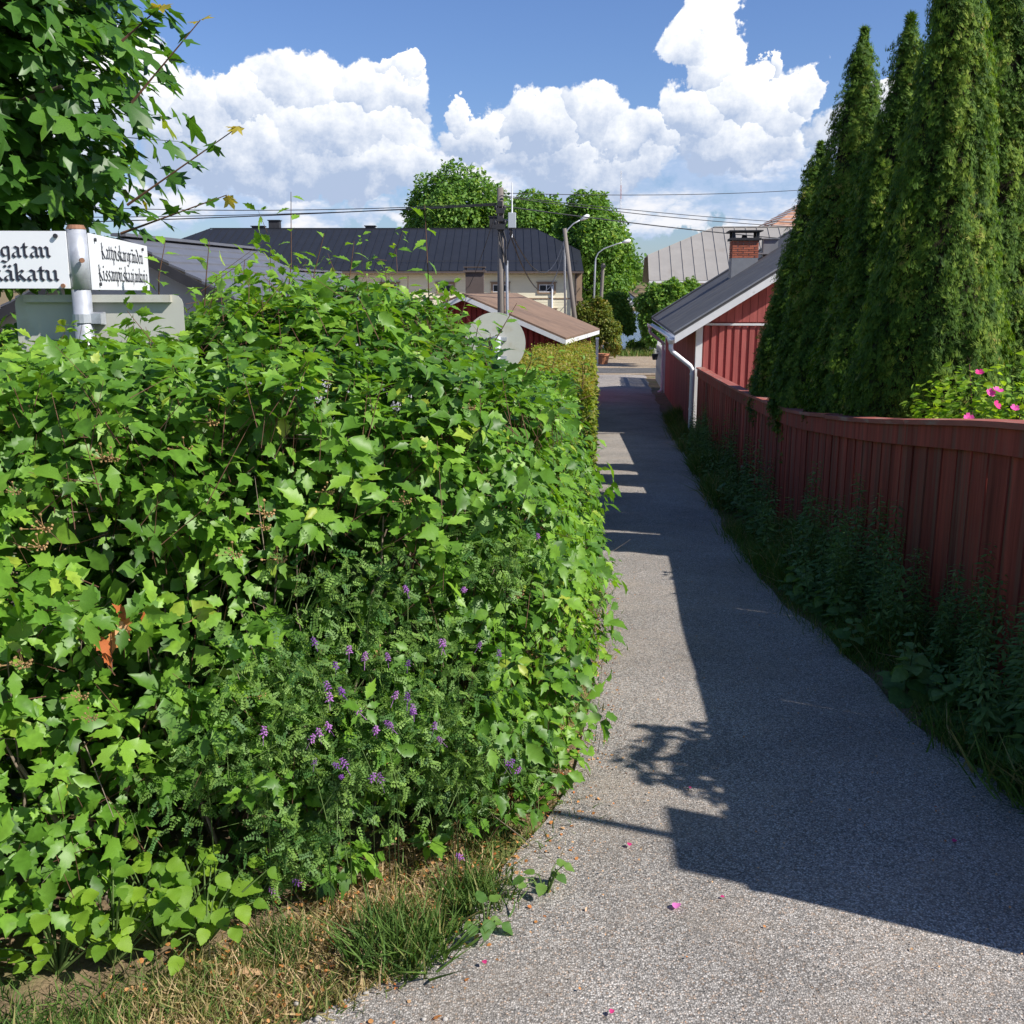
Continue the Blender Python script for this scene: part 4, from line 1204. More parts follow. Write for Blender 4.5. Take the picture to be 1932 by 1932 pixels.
# ------------------------------------------------------------------ far shore
wh = AT(1182, 577, 312)
fh = empty('shore_house', (wh.x, 318, wh.z - 2), 'small white house with a dark gable roof across the water', 'house')
gb = float(gz(316)) - 1
x0, x1 = AT(1170, 560, 312).x, AT(1197, 560, 312).x
ze = AT(1182, 562, 312).z; zr = AT(1182, 552, 312).z
MB().prism([Vector((x0, 312, gb)), Vector((x1, 312, gb)), Vector((x1, 312, ze)), Vector(((x0 + x1) / 2, 312, zr)), Vector((x0, 312, ze))], (0, 9, 0)).build('wall', M['wall_white'], fh)
for sgn in (-1, 1):
    xm = (x0 + x1) / 2; xe = xm + sgn * ((x1 - x0) / 2 + .5)
    MB().prism([Vector((xm, 311.5, zr + .25)), Vector((xm, 321.5, zr + .25)), Vector((xe, 321.5, ze - .1)), Vector((xe, 311.5, ze - .1))], (0, 0, .2)).build('roof', M['felt'], fh)
for (u, v) in ((1177, 570), (1186, 570), (1182, 561)):
    p = AT(u, v, 311.95); MB().box(p.x - .35, p.x + .35, 311.9, 312.05, p.z - .5, p.z + .5).build('window', M['glass'], fh)
for (u, w, h, lab) in ((1160, 5, 3.0, 'low white boathouse at the far shore beside the white house'), (1210, 7, 3.2, 'low pale shed with a grey roof on the far shore right of the white house')):
    p = AT(u, 586, 308)
    o = empty('boathouse', (p.x, 310, p.z), lab, 'boathouse')
    MB().prism([Vector((p.x - w / 2, 308, p.z - 3)), Vector((p.x + w / 2, 308, p.z - 3)), Vector((p.x + w / 2, 308, p.z + h * .6)), Vector((p.x, 308, p.z + h)), Vector((p.x - w / 2, 308, p.z + h * .6))], (0, 6, 0)).build('wall', M['wall_white'], o)
    for sgn in (-1, 1):
        MB().prism([Vector((p.x, 307.6, p.z + h + .1)), Vector((p.x, 314.4, p.z + h + .1)), Vector((p.x + sgn * (w / 2 + .4), 314.4, p.z + h * .55)), Vector((p.x + sgn * (w / 2 + .4), 307.6, p.z + h * .55))], (0, 0, .15)).build('roof', M['tile_metal'], o)
mb0 = AT(1169, 470, 900); mt0 = AT(1169, 322, 900)
mast = empty('radio_mast', (mb0.x, 900, float(gz(900))), 'slender red and white lattice radio mast on the horizon', 'mast')
hgt = mt0.z - 10
for i in range(8):
    z0 = 10 + hgt * i / 8; z1 = 10 + hgt * (i + 1) / 8; s = MB()
    r0 = 1.1 - .08 * i
    for j in range(3):
        a = 2 * math.pi * j / 3
        s.tube([(mb0.x + r0 * math.cos(a), 900 + r0 * math.sin(a), z0), (mb0.x + r0 * math.cos(a), 900 + r0 * math.sin(a), z1)], .12, 5)
        for q in range(4):
            za = z0 + (z1 - z0) * q / 4; zb2 = z0 + (z1 - z0) * (q + 1) / 4; a2 = 2 * math.pi * (j + 1) / 3
            s.tube([(mb0.x + r0 * math.cos(a), 900 + r0 * math.sin(a), za), (mb0.x + r0 * math.cos(a2), 900 + r0 * math.sin(a2), zb2)], .07, 4)
    s.build('lattice_section', M['stone_warm'] if i % 2 == 0 else M['white_plastic'], mast)
for (u, v, s_) in ((1218, 636, 1.2), (1214, 640, .9), (1222, 642, .7)):
    p = AT(u, v, 88); g = float(gz(88))
    pts = nrm(np.random.default_rng(int(u)).normal(size=(40, 3))) * (1 + .25 * np.random.default_rng(3).normal(size=(40, 1)))
    import bmesh
    bm = bmesh.new()
    for q in pts: bm.verts.new((p.x + q[0] * s_, 88 + q[1] * s_, g + q[2] * s_ * .7))
    bmesh.ops.convex_hull(bm, input=bm.verts)
    for vv in [x for x in bm.verts if not x.link_faces]: bm.verts.remove(vv)
    me = bpy.data.meshes.new('boulder'); bm.to_mesh(me); bm.free()
    tag(link('boulder', me, M['rock']), 'pale boulder at the water edge below the street', 'boulder', 'boulders at the shore')

# ------------------------------------------------------------------ leaf shapes
def leaf_shape(half, fold=.18, droop=.22, wave=0.0, seed=0):
    """half: outline of one half as (width, length) from base to tip; folded along the midrib, tip bent down"""
    r = np.random.default_rng(seed)
    h = np.array(half, float)
    mid = np.array([(0, y) for _, y in h])
    n = len(h)
    f = lambda p: np.column_stack([p[:, 0], p[:, 1], fold * np.abs(p[:, 0]) - droop * p[:, 1] ** 2 + wave * np.sin(9 * p[:, 1] + 3 * p[:, 0]) * np.abs(p[:, 0])])
    Lf = h * np.array([-1, 1]); Lf[:, 1] += r.uniform(-.015, .015, n)
    V = np.concatenate([f(mid), f(h), f(Lf)])
    T = []
    for i in range(n - 1):
        for o, s in ((n, 1), (2 * n, -1)):
            a, b, c, d = i, i + 1, o + i + 1, o + i
            for t in ((a, d, c), (a, c, b)):
                p = V[list(t)]
                if np.linalg.norm(np.cross(p[1] - p[0], p[2] - p[0])) < 1e-6: continue
                T.append(t if s == 1 else t[::-1])
    return V, np.array(T)


HAW = [(0, 0), (.08, .12), (.25, .33), (.19, .38), (.31, .55), (.20, .60), (.20, .77), (.10, .80), (.0, 1.08)]
SIM = [(0, 0), (.22, .28), (.29, .52), (.19, .58), (.13, .80), (0, 1)]
NAR = [(0, 0), (.14, .15), (.20, .40), (.15, .70), (0, 1)]
OVL = [(0, 0), (.20, .03), (.33, .13), (.41, .26), (.385, .30), (.42, .42), (.37, .46), (.36, .58), (.30, .62), (.27, .74), (.20, .78), (.12, .90), (0, 1)]
HAW_T = [leaf_shape(HAW, .30, .16, .10, 1), leaf_shape(HAW, .12, .30, .2, 2), leaf_shape([(w * 1.15, y) for w, y in HAW], .42, .08, .1, 3), leaf_shape([(w * .85, y) for w, y in HAW], .20, .42, .15, 4), leaf_shape([(0, 0), (.13, .14), (.29, .42), (.23, .47), (.24, .66), (.14, .73), (0, 1)], .5, .3, .1, 7)]
SIM_T = [leaf_shape(SIM, .3, .2, 0, 8), leaf_shape(SIM, .15, .4, 0, 9)]
OVS_T = [leaf_shape([(0, 0), (.30, .12), (.40, .38), (.26, .75), (0, 1)], .15, .2, 0, 5)]
OVL_T = [leaf_shape(OVL, .15, .2, .1, 5), leaf_shape(OVL, .25, .1, .15, 6)]


def maple_shape(seed):
    r = np.random.default_rng(seed)
    lobes = [(-150, .30), (-118, .16), (-100, .52), (-78, .45), (-70, .42), (-52, .90), (-39, .70), (-27, .50), (-13, .76), (0, 1.0), (13, .76), (27, .50), (39, .70), (52, .90), (70, .42), (78, .45), (100, .52), (118, .16), (150, .30)]
    P = [(0, 0)]
    for a, l in lobes:
        a = math.radians(a + r.uniform(-2, 2)); P.append((l * .62 * math.sin(a), .10 + l * .62 * math.cos(a) + .0))
    P = np.array(P); P[:, 1] += .05
    rad = np.hypot(P[:, 0], P[:, 1])
    z = -.28 * rad ** 2 + .10 * np.sin(5 * np.arctan2(P[:, 0], P[:, 1] + 1e-6) + r.uniform(0, 6)) * rad
    V = np.column_stack([P, z])
    T = np.array([(0, i + 1, i) for i in range(1, len(P) - 1)])
    return V, T


MAP_T = [maple_shape(i) for i in range(4)]


def leaf_meshes(prefix, tm, tints):
    return [np_mesh(prefix, V, T, np.full(len(V), t)) for (V, T) in tm for t in tints]


def place_leaf(name, me, mat, parent, pos, R, s):
    if not me.materials: me.materials.append(mat)
    o = bpy.data.objects.new(name, me); COL.objects.link(o)
    m = Matrix(((R[0][0] * s, R[0][1] * s, R[0][2] * s, pos[0]), (R[1][0] * s, R[1][1] * s, R[1][2] * s, pos[1]), (R[2][0] * s, R[2][1] * s, R[2][2] * s, pos[2]), (0, 0, 0, 1)))
    o.parent = parent
    o.matrix_parent_inverse = world_of(parent).inverted()
    o.matrix_basis = m
    return o


def twig_mesh(A, Bp, r):
    """thin three-sided twigs from A to Bp"""
    d = nrm(Bp - A); x = nrm(np.cross(d, np.array([.3, .5, .8]))); y = np.cross(d, x)
    V = []
    for k in range(3):
        a = 2 * math.pi * k / 3
        o = (x * math.cos(a) + y * math.sin(a))
        V.append(A + o * r[:, None]); V.append(Bp + o * r[:, None] * .5)
    V = np.stack(V, 1)
    T0 = []
    for k in range(3):
        a, b, c, d2 = 2 * k, 2 * ((k + 1) % 3), 2 * ((k + 1) % 3) + 1, 2 * k + 1
        T0 += [(a, b, c), (a, c, d2)]
    T = np.array(T0)[None] + (np.arange(len(A)) * 6)[:, None, None]
    return V.reshape(-1, 3), T.reshape(-1, 3)


SUNV = np.array(SUN)

# ------------------------------------------------------------------ the big hedge
HL = np.array([(-3.6, .95), (-2.3, 1.66), (-1.2, 2.30), (-.55, 2.66), (-.05, 3.02), (.11, 3.35), (.22, 4.5), (.32, 6.0), (.47, 8.4), (.64, 11), (.73, 12.2)], float)
for _ in range(3):
    q = HL[:-1] * .75 + HL[1:] * .25; r_ = HL[:-1] * .25 + HL[1:] * .75
    HL = np.concatenate([HL[:1], np.stack([q, r_], 1).reshape(-1, 2), HL[-1:]])
seg = np.linalg.norm(np.diff(HL, axis=0), axis=1); HS = np.concatenate([[0], np.cumsum(seg)]); HTOT = HS[-1]


def hline(s):
    x = np.interp(s, HS, HL[:, 0]); y = np.interp(s, HS, HL[:, 1])
    e = .12
    dx = np.interp(s + e, HS, HL[:, 0]) - np.interp(s - e, HS, HL[:, 0]); dy = np.interp(s + e, HS, HL[:, 1]) - np.interp(s - e, HS, HL[:, 1])
    d = nrm(np.stack([dx, dy], -1))
    return np.stack([x, y], -1), np.stack([d[:, 1], -d[:, 0]], -1)


def htop(x, y):
    n = vnoise(np.stack([x * 1.7, y * 1.7, 0 * x + 3.3], -1))
    return gz(y) + 1.50 + .28 * np.exp(-((x + .80) ** 2 / .50 + (y - 4.7) ** 2 / 2.2)) + .08 * n - .25 * np.clip((x + .36) / .4, 0, 1) * np.clip((y - 3.0) / 1.2, 0, 1) + .06 * np.clip((y - 8) / 4, 0, 1)


def hface(s, z01, depth):
    """point on the face of the hedge: s along it, z01 up it, depth inwards"""
    c, n = hline(s)
    zt = htop(c[:, 0] - n[:, 0] * .2, c[:, 1] - n[:, 1] * .2)
    zb = gz(c[:, 1])
    z = zb + z01 * (zt - zb)
    lump = vnoise(np.stack([c[:, 0] * 2.4, c[:, 1] * 2.4, z * 2.6], -1)) * .13 + vnoise(np.stack([c[:, 0] * 6, c[:, 1] * 6, z * 6], -1)) * .05
    out = -.04 + .17 * np.sin(np.pi * np.clip(z01, 0, 1) ** .85) - .26 * np.clip((z01 - .82) / .18, 0, 1) ** 2 + lump - depth
    return np.column_stack([c + n * out[:, None], z]), n


hedge = empty('hedge', (-.8, 4.0, float(gz(4.0))), 'tall unclipped green hedge with lobed leaves along the alley and around the corner', 'hedge')
# clusters of leaves at twig ends
nf = 7000
s = HTOT * RNG.random(nf * 3)
c0, _ = hline(s)
w = 1 / np.maximum(1.6, np.hypot(c0[:, 0], c0[:, 1])) ** 1.0
s = s[RNG.random(len(s)) < w / w.max()][:nf]
z01 = RNG.random(len(s)) ** .92 * .98 + .03
dep = np.abs(RNG.normal(0, .11, len(s))) + (RNG.random(len(s)) < .25) * RNG.random(len(s)) * .3 - (RNG.random(len(s)) < .10) * RNG.random(len(s)) * .13
cf, nf2 = hface(s, z01, dep)
nf3 = np.column_stack([nf2, np.zeros(len(s))])
ax_f = nrm(nf3 * .75 + np.array([0, 0, .55]) + SUNV * .25 + RNG.normal(0, .38, (len(s), 3)))
nt_ = 5200
s2 = HTOT * RNG.random(nt_ * 4)
c2, n2 = hline(s2)
w = 1 / np.maximum(2.2, np.hypot(c2[:, 0], c2[:, 1])) ** .8
k = np.nonzero(RNG.random(len(s2)) < w / w.max())[0][:nt_]
s2, c2, n2 = s2[k], c2[k], n2[k]
inw = RNG.random(len(k)) * np.interp(c2[:, 1], [1, 4, 8, 13], [2.3, 2.0, 1.3, 1.1]) - .02
pxy = c2 - n2 * inw[:, None]
ct = np.column_stack([pxy, htop(pxy[:, 0], pxy[:, 1]) - np.abs(RNG.normal(0, .09, len(k))) + .03])
ax_t = nrm(np.array([0, 0, 1.0]) + SUNV * .3 + RNG.normal(0, .42, (len(k), 3)))
# ragged sprigs that stand out of the top
sp0 = RNG.choice(len(ct), 330, replace=False)
spd = nrm(np.array([0, 0, 1.0]) + RNG.normal(0, .38, (330, 3))); spl = RNG.uniform(.06, .36, 330) * np.where(ct[sp0][:, 0] > -.5, .55, np.where(ct[sp0][:, 0] < -1.0, .35, 1)) * (1 + .6 * (RNG.random(330) < .2))
sprig = np.concatenate([ct[sp0] + spd * (spl * q)[:, None] for q in (.45, .75, 1.0)])
sprig_ax = np.concatenate([nrm(spd * .7 + RNG.normal(0, .3, (330, 3))) for q in range(3)])
C = np.concatenate([cf, ct, sprig]); AX = np.concatenate([ax_f, ax_t, sprig_ax])
nsp = len(sprig)
# openings in the foliage where the inner branches show
u_, v_, f_ = proj(C)
keep = np.ones(len(C), bool)
hole = np.zeros(len(C))
for (hu, hv, hr, hh) in ((310, 1085, 260, 62), (430, 1600, 150, 95), (640, 1075, 190, 50), (700, 1010, 90, 40), (120, 1010, 130, 40), (250, 1240, 120, 40), (760, 1560, 140, 60), (110, 1640, 110, 50), (860, 1290, 70, 50)):
    hole = np.maximum(hole, 1 - ((u_ - hu) / hr) ** 2 - ((v_ - hv) / hh) ** 2)
nn = vnoise(C * np.array([3.1, 3.1, 4.0]) + 9)
keep &= ~((np.arange(len(C)) < len(C) - nsp) & (hole > 0) & (RNG.random(len(C)) < .82))
keep &= ~((np.arange(len(C)) < len(C) - nsp) & (nn < -.26) & (RNG.random(len(C)) < .78) & (C[:, 2] < htop(C[:, 0], C[:, 1]) - .12))
C, AX = C[keep], AX[keep]
NL = 5
nC = len(C)
rad0 = nrm(np.cross(AX, nrm(RNG.normal(size=(nC, 3)))))
rad1 = np.cross(AX, rad0)
pos, nrmv, tip, siz, tin = [], [], [], [], []
csize = RNG.uniform(.8, 1.25, nC); csize = csize * np.where(RNG.random(nC) < .15, 1.25, 1.0); csize[-nsp:] *= np.repeat([1.0, .82, .6], nsp // 3); ctint = np.clip(.40 + .17 * RNG.normal(size=nC) + .22 * vnoise(C * 1.3), 0, .85)
for i in range(NL):
    ang = i * 2.4 + RNG.normal(0, .25, nC)
    rad = rad0 * np.cos(ang)[:, None] + rad1 * np.sin(ang)[:, None]
    t = nrm(rad * .85 + AX * RNG.uniform(.0, .6, nC)[:, None] + np.array([0, 0, -.18]) + RNG.normal(0, .12, (nC, 3)))
    nv = nrm(AX * .9 - rad * .15 + np.array([0, 0, .25]) + RNG.normal(0, .28, (nC, 3)))
    pos.append(C + AX * (.011 * (i - 2.5)) + t * .012)
    nrmv.append(nv); tip.append(t)
    ctint[-nsp:] = np.maximum(ctint[-nsp:], .62) if i == 0 else ctint[-nsp:]  # sprig leaves tinted lighter so the tips look sunlit
    siz.append(csize * RNG.uniform(.028, .074, nC)); tin.append(np.clip(ctint + RNG.normal(0, .10, nC) + (.10 if i == NL - 1 else 0), 0, 1))
pos = np.concatenate(pos); nrmv = np.concatenate(nrmv); tip = np.concatenate(tip); siz = np.concatenate(siz); tin = np.concatenate(tin)
Rm = frames(nrmv, tip)
wid = RNG.uniform(.9, 1.35, len(pos))
# the 300 leaves that show largest become parts of their own
u_, v_, f_ = proj(pos)
view = nrm(np.array([0, 0, CAMZ]) - pos)
outer = np.tile(np.concatenate([dep, np.zeros(len(ct) + nsp)])[keep], NL)
score = siz ** 2 * np.abs((Rm[:, :, 2] * view).sum(1)) / f_ ** 2
score[(u_ < 5) | (u_ > 1925) | (v_ < 5) | (v_ > 1925) | (outer > .06)] = 0
big = np.argsort(-score)[:285]
rest = np.ones(len(pos), bool); rest[big] = False
near = rest & (f_ < 5.2) & (u_ > -80) & (u_ < 1400) & (v_ < 2000) & (np.tile(np.concatenate([dep, np.zeros(len(ct) + nsp)])[keep], NL) < .16)
far_ = rest & ~near
V, T, ti = scatter(HAW_T, pos[near], Rm[near], siz[near], tin[near], wid[near])
V2, T2, ti2 = scatter(SIM_T, pos[far_], Rm[far_], siz[far_], tin[far_], wid[far_])
V, T, ti = np.concatenate([V, V2]), np.concatenate([T, T2 + len(V)]), np.concatenate([ti, ti2])
tag(link('foliage', np_mesh('hedge_foliage', V, T, ti), M['hedge_leaf'], hedge), kind='stuff')
HM = leaf_meshes('leaf', HAW_T, (.18, .40, .55, .75))
for j in big:
    q = HM[random.randrange(5) * 4 + min(3, int(tin[j] * 4))]
    place_leaf('leaf', q, M['hedge_leaf'], hedge, pos[j], Rm[j], siz[j])
# twigs behind the leaf clusters, thicker stems inside
A = C - AX * RNG.uniform(.08, .16, nC)[:, None] + RNG.normal(0, .05, (nC, 3)) - np.array([0, 0, .03])
V, T = twig_mesh(A, C + AX * .01, RNG.uniform(.0009, .0018, nC))
tag(link('twigs', np_mesh('twigs', V, T), M['twig'], hedge), kind='stuff')
ns = 260
ss = HTOT * RNG.random(ns); cs, ns_ = hline(ss)
inn = RNG.uniform(.25, 1.1, ns)
b0 = cs - ns_ * inn[:, None] * .8
B0 = np.column_stack([b0, gz(b0[:, 1]) - .03])
e1_, _ = hface(ss + RNG.normal(0, .25, ns), RNG.uniform(.45, .92, ns), RNG.uniform(.14, .4, ns))
mid_ = (B0 + e1_) / 2 + RNG.normal(0, .08, (ns, 3)) + np.array([0, 0, .12])
V1, T1 = twig_mesh(B0, mid_, RNG.uniform(.006, .014, ns)); V2, T2 = twig_mesh(mid_, e1_, RNG.uniform(.003, .007, ns))
link('stems', np_mesh('stems', np.concatenate([V1, V2]), np.concatenate([T1, T2 + len(V1)])), M['twig_grey'], hedge)['kind'] = 'stuff'
# fine dry twigs in the openings
nd = 500
sd_ = HTOT * RNG.random(nd); P1_, n1_ = hface(sd_, RNG.uniform(.1, .9, nd), RNG.uniform(.05, .35, nd))
P2_ = P1_ + RNG.normal(0, .13, (nd, 3))
V, T = twig_mesh(P1_, P2_, RNG.uniform(.001, .0025, nd))
tag(link('dry_twigs', np_mesh('dry_twigs', V, T), M['twig_grey'], hedge), kind='stuff')
# inner leaves, shade put into their darker tint, keep the hedge from being see-through
ni = 17000
si = HTOT * RNG.random(ni); Pi, nI = hface(si, RNG.random(ni) * .92, RNG.uniform(.30, 1.0, ni))
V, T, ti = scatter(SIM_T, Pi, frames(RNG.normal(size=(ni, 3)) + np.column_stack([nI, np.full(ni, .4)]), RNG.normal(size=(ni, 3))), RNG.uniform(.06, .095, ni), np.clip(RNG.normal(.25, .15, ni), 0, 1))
tag(link('inner_foliage', np_mesh('inner_foliage', V, T, ti), M['hedge_leaf'], hedge), kind='stuff')
nb = 16000  # deeper leaves, interior shade in their dark tint too
sb_ = RNG.random(nb) * 6.5; Pb, _ = hface(sb_, RNG.random(nb) * .9, RNG.uniform(.8, 2.1, nb))
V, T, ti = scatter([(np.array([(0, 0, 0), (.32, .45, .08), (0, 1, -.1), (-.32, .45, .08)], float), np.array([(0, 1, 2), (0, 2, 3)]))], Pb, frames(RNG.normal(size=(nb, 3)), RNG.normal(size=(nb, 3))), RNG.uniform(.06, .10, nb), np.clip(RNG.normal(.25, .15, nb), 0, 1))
tag(link('deep_foliage', np_mesh('deep_foliage', V, T, ti), M['hedge_leaf'], hedge), kind='stuff')
# upright shoots above the hedge
for (u0, v0, u1, v1, Y, nl, sc_) in ((535, 640, 549, 362, 4.1, 11, .062), (812, 640, 801, 385, 4.3, 11, .066), (588, 600, 612, 440, 4.4, 7, .055), (640, 590, 668, 455, 4.4, 7, .066), (455, 590, 462, 490, 4.0, 6, .06),
                                 (722, 610, 727, 505, 4.6, 6, .045), (300, 600, 312, 455, 3.7, 7, .06), (385, 590, 395, 455, 3.9, 7, .064), (765, 640, 770, 520, 4.5, 7, .055), (855, 660, 880, 560, 4.6, 7, .06), (905, 690, 975, 572, 4.6, 9, .058), (880, 690, 905, 600, 4.6, 8, .062), (850, 690, 868, 590, 4.7, 8, .062), (915, 700, 925, 630, 4.8, 7, .06),
                                 (985, 720, 1005, 655, 5.0, 6, .05), (1040, 735, 1052, 660, 5.6, 6, .045), (1100, 720, 1106, 668, 7.5, 5, .05), 
                                 (1010, 1370, 1115, 1405, 3.6, 7, .06), (1080, 1240, 1140, 1180, 4.3, 6, .058), (1010, 1500, 1040, 1525, 3.2, 5, .06)):
    a_, b_ = AT(u0, v0, Y), AT(u1, v1, Y)
    mid = a_.lerp(b_, .5) + Vector((random.uniform(-.02, .02), 0, .01))
    sh = MB().tube([a_ - (b_ - a_) * .25, a_, mid, b_], [.0034, .003, .0023, .0012], 5).build('shoot', M['twig'], hedge)
    for i in range(nl):
        t = .12 + .88 * (i + .5) / nl
        p = np.array(a_.lerp(mid, t * 2) if t < .5 else mid.lerp(b_, t * 2 - 1))
        an = i * 2.4 + random.random()
        side = np.array([math.cos(an), math.sin(an) * .8, .0])
        tp = nrm(side + np.array([0, 0, .25 + .5 * t])); nv = nrm(np.array([.15, -.25, 1.0]) + RNG.normal(0, .3, 3) - tp * .2)
        q = HM[random.randrange(5) * 4 + min(3, int((.35 + .55 * t + random.uniform(-.1, .1)) * 4))]
        place_leaf('leaf', q, M['hedge_leaf'], sh, p + tp * .006, frames(nv[None], tp[None])[0], sc_ * 1.25 * (1.15 - .5 * t) * random.uniform(.85, 1.2))

# sampled outside of the hedge, to find the surface point behind a pixel
sq = HTOT * RNG.random(60000); PQ, NQ = hface(sq, RNG.random(60000), np.full(60000, .0))
uq, vq, fq = proj(PQ)
_in = (uq > -60) & (uq < 1300) & (vq > 500) & (fq > .5); _in &= RNG.random(60000) < .45
PQ, NQ, uq, vq, fq = PQ[_in], NQ[_in], uq[_in], vq[_in], fq[_in]


def hedge_point(u, v, out=0.02):
    d2 = (uq - u) ** 2 + (vq - v) ** 2
    c = np.argpartition(d2, 12)[:12]
    j = c[np.argmin(fq[c])]
    n = np.array([NQ[j, 0], NQ[j, 1], .25])
    return PQ[j] + nrm(n) * out, nrm(n)


# orange and red leaves in the hedge, dry berry clusters
OL = leaf_meshes('leaf', HAW_T[:2], (.1, .5, .8))
for (u, v, c) in ((268, 1160, 1), (282, 1170, 0), (255, 1180, 1), (240, 1190, 2), (215, 1205, 0), (222, 1195, 0), (385, 1165, 2), (318, 1130, 0), (905, 1395, 0), (915, 1405, 0), (700, 1375, 1)):
    p, n = hedge_point(u, v, -.03)
    place_leaf('dry_leaf', OL[c + 3 * random.randrange(2)], M['orange_leaf'], hedge, p, frames((n + RNG.normal(0, .4, 3))[None], (np.array([0, 0, -1.]) + RNG.normal(0, .5, 3))[None])[0], .06)


def ico(c, r):
    t = (1 + 5 ** .5) / 2
    v = nrm(np.array([(-1, t, 0), (1, t, 0), (-1, -t, 0), (1, -t, 0), (0, -1, t), (0, 1, t), (0, -1, -t), (0, 1, -t), (t, 0, -1), (t, 0, 1), (-t, 0, -1), (-t, 0, 1)])) * r + np.asarray(c)
    f = [(0, 11, 5), (0, 5, 1), (0, 1, 7), (0, 7, 10), (0, 10, 11), (1, 5, 9), (5, 11, 4), (11, 10, 2), (10, 7, 6), (7, 1, 8), (3, 9, 4), (3, 4, 2), (3, 2, 6), (3, 6, 8), (3, 8, 9), (4, 9, 5), (2, 4, 11), (6, 2, 10), (8, 6, 7), (9, 8, 1)]
    return [tuple(x) for x in v], f


bc = MB()
for i in range(14):
    p = np.array([random.gauss(0, .016), random.gauss(0, .016), random.uniform(.012, .02)])
    bc.add(*ico(p, random.uniform(.003, .0045)))
    bc.tube([(0, 0, -.01), tuple(p)], .0008, 3)
bcm = bc.mesh('berry_cluster'); bcm.materials.append(M['berry'])
for (u, v) in ((505, 1030), (515, 1022), (528, 990), (60, 920), (110, 1010), (120, 1018), (68, 1220), (75, 1245), (180, 1285), (470, 1045), (545, 1080), (735, 1215), (745, 1225), (520, 1335), (225, 860), (235, 845), (430, 770), (200, 1345), (1000, 1130), (890, 760), (370, 880), (640, 900), (795, 930), (90, 760)):
    p, n = hedge_point(u, v, .0)
    o = bpy.data.objects.new('berry_cluster', bcm); COL.objects.link(o)
    o.parent = hedge; o.matrix_parent_inverse = world_of(hedge).inverted()
    o.location = p; o.rotation_euler = Vector(n).to_track_quat('Z', 'Y').to_euler(); o.scale = (random.uniform(.6, .95),) * 3

# ------------------------------------------------------------------ climbing vetch with purple flowers
def pinnate(pairs, seed):
    V, T = [], []
    for i in range(pairs):
        y = .12 + .82 * i / (pairs - 1); l = .30 * (1 - .4 * i / pairs) * (1 + .25 * math.sin(i * 7 + seed)); w = .085
        for sg in (-1, 1):
            o = len(V); a = 1.05 + .3 * math.sin(i * 5 + seed * 3 + sg)
            d = np.array([sg * math.sin(a), math.cos(a)]); pn = np.array([-d[1], d[0]])
            b = np.array([0, y])
            z = -.25 * y * y
            for q in (b, b + d * l * .55 + pn * w, b + d * l, b + d * l * .55 - pn * w): V.append((q[0], q[1], z + .05 * abs(q[0])))
            T += [(o, o + 1, o + 2), (o, o + 2, o + 3)] if sg < 0 else [(o, o + 2, o + 1), (o, o + 3, o + 2)]
    o = len(V); V += [(-.008, 0, 0), (.008, 0, 0), (0, .95, -.22)]; T.append((o, o + 1, o + 2))
    return np.array(V, float), np.array(T)


PIN = [pinnate(6, 1), pinnate(5, 2), pinnate(7, 3)]
fl = MB()
for i in range(16):
    z = .006 + i * .0019; a = i * 2.4
    d = Vector((math.cos(a), math.sin(a), -.25)).normalized()
    r_ = .0078 * (1 - .45 * i / 16)
    b = Vector((0, 0, z)); s_ = d.cross(Z).normalized() * .0034
    fl.add([b, b + d * r_ * 1.4 + s_, b + d * r_ * 2.2 - Z * .001, b + d * r_ * 1.4 - s_, b + d * r_ * 1.5 + Z * .003], [(0, 1, 4), (1, 2, 4), (2, 3, 4), (3, 0, 4)])
fl.tube([(0, 0, -.03), (0, 0, .036)], .0008, 3)
flms = []
for t in (.15, .55, .9):
    me = fl.mesh('flower'); at = me.attributes.new('tint', 'FLOAT', 'POINT'); at.data.foreach_set('value', np.full(len(me.vertices), t, np.float32)); me.materials.append(M['petal_purple']); flms.append(me)
fz = lambda L_, x0, y0: [((x0 + x * .2847) * .966, (y0 + y * .2847) * .966) for x, y in L_]
FLW = fz([(440, 1110), (640, 1050), (700, 1105), (790, 1075), (1200, 1060), (1195, 1125), (1060, 1210), (1460, 1095), (1550, 1060), (560, 1255), (490, 1340), (655, 1415), (845, 1375), (625, 1520), (825, 1510), (1085, 1520), (1170, 1535), (1060, 1630), (925, 1615),
          (560, 1640), (475, 1585), (80, 1730), (350, 1770), (440, 1750), (530, 1745), (990, 790), (1010, 730), (1840, 440), (1380, 715), (1670, 1865), (770, 1560), (720, 1575), (975, 1345), (1270, 1690)], 500, 950) + fz([(180, 1145), (250, 1115), (340, 235), (410, 215), (770, 265), (830, 215), (1670, 110), (1730, 195), (480, 310), (1440, 1065)], 500, 1450)
VP = [(520, 1350, 110, 120), (620, 1230, 90, 110), (640, 1380, 100, 80), (760, 1230, 90, 110), (760, 1360, 100, 90), (870, 1250, 90, 120), (880, 1380, 90, 90), (700, 1130, 110, 60), (600, 1470, 120, 70), (740, 1480, 110, 70), (860, 1480, 100, 70), (400, 1490, 90, 70), (520, 1690, 60, 80), (570, 1600, 80, 70), (960, 1060, 60, 60), (940, 1440, 70, 60)]
vroots = []
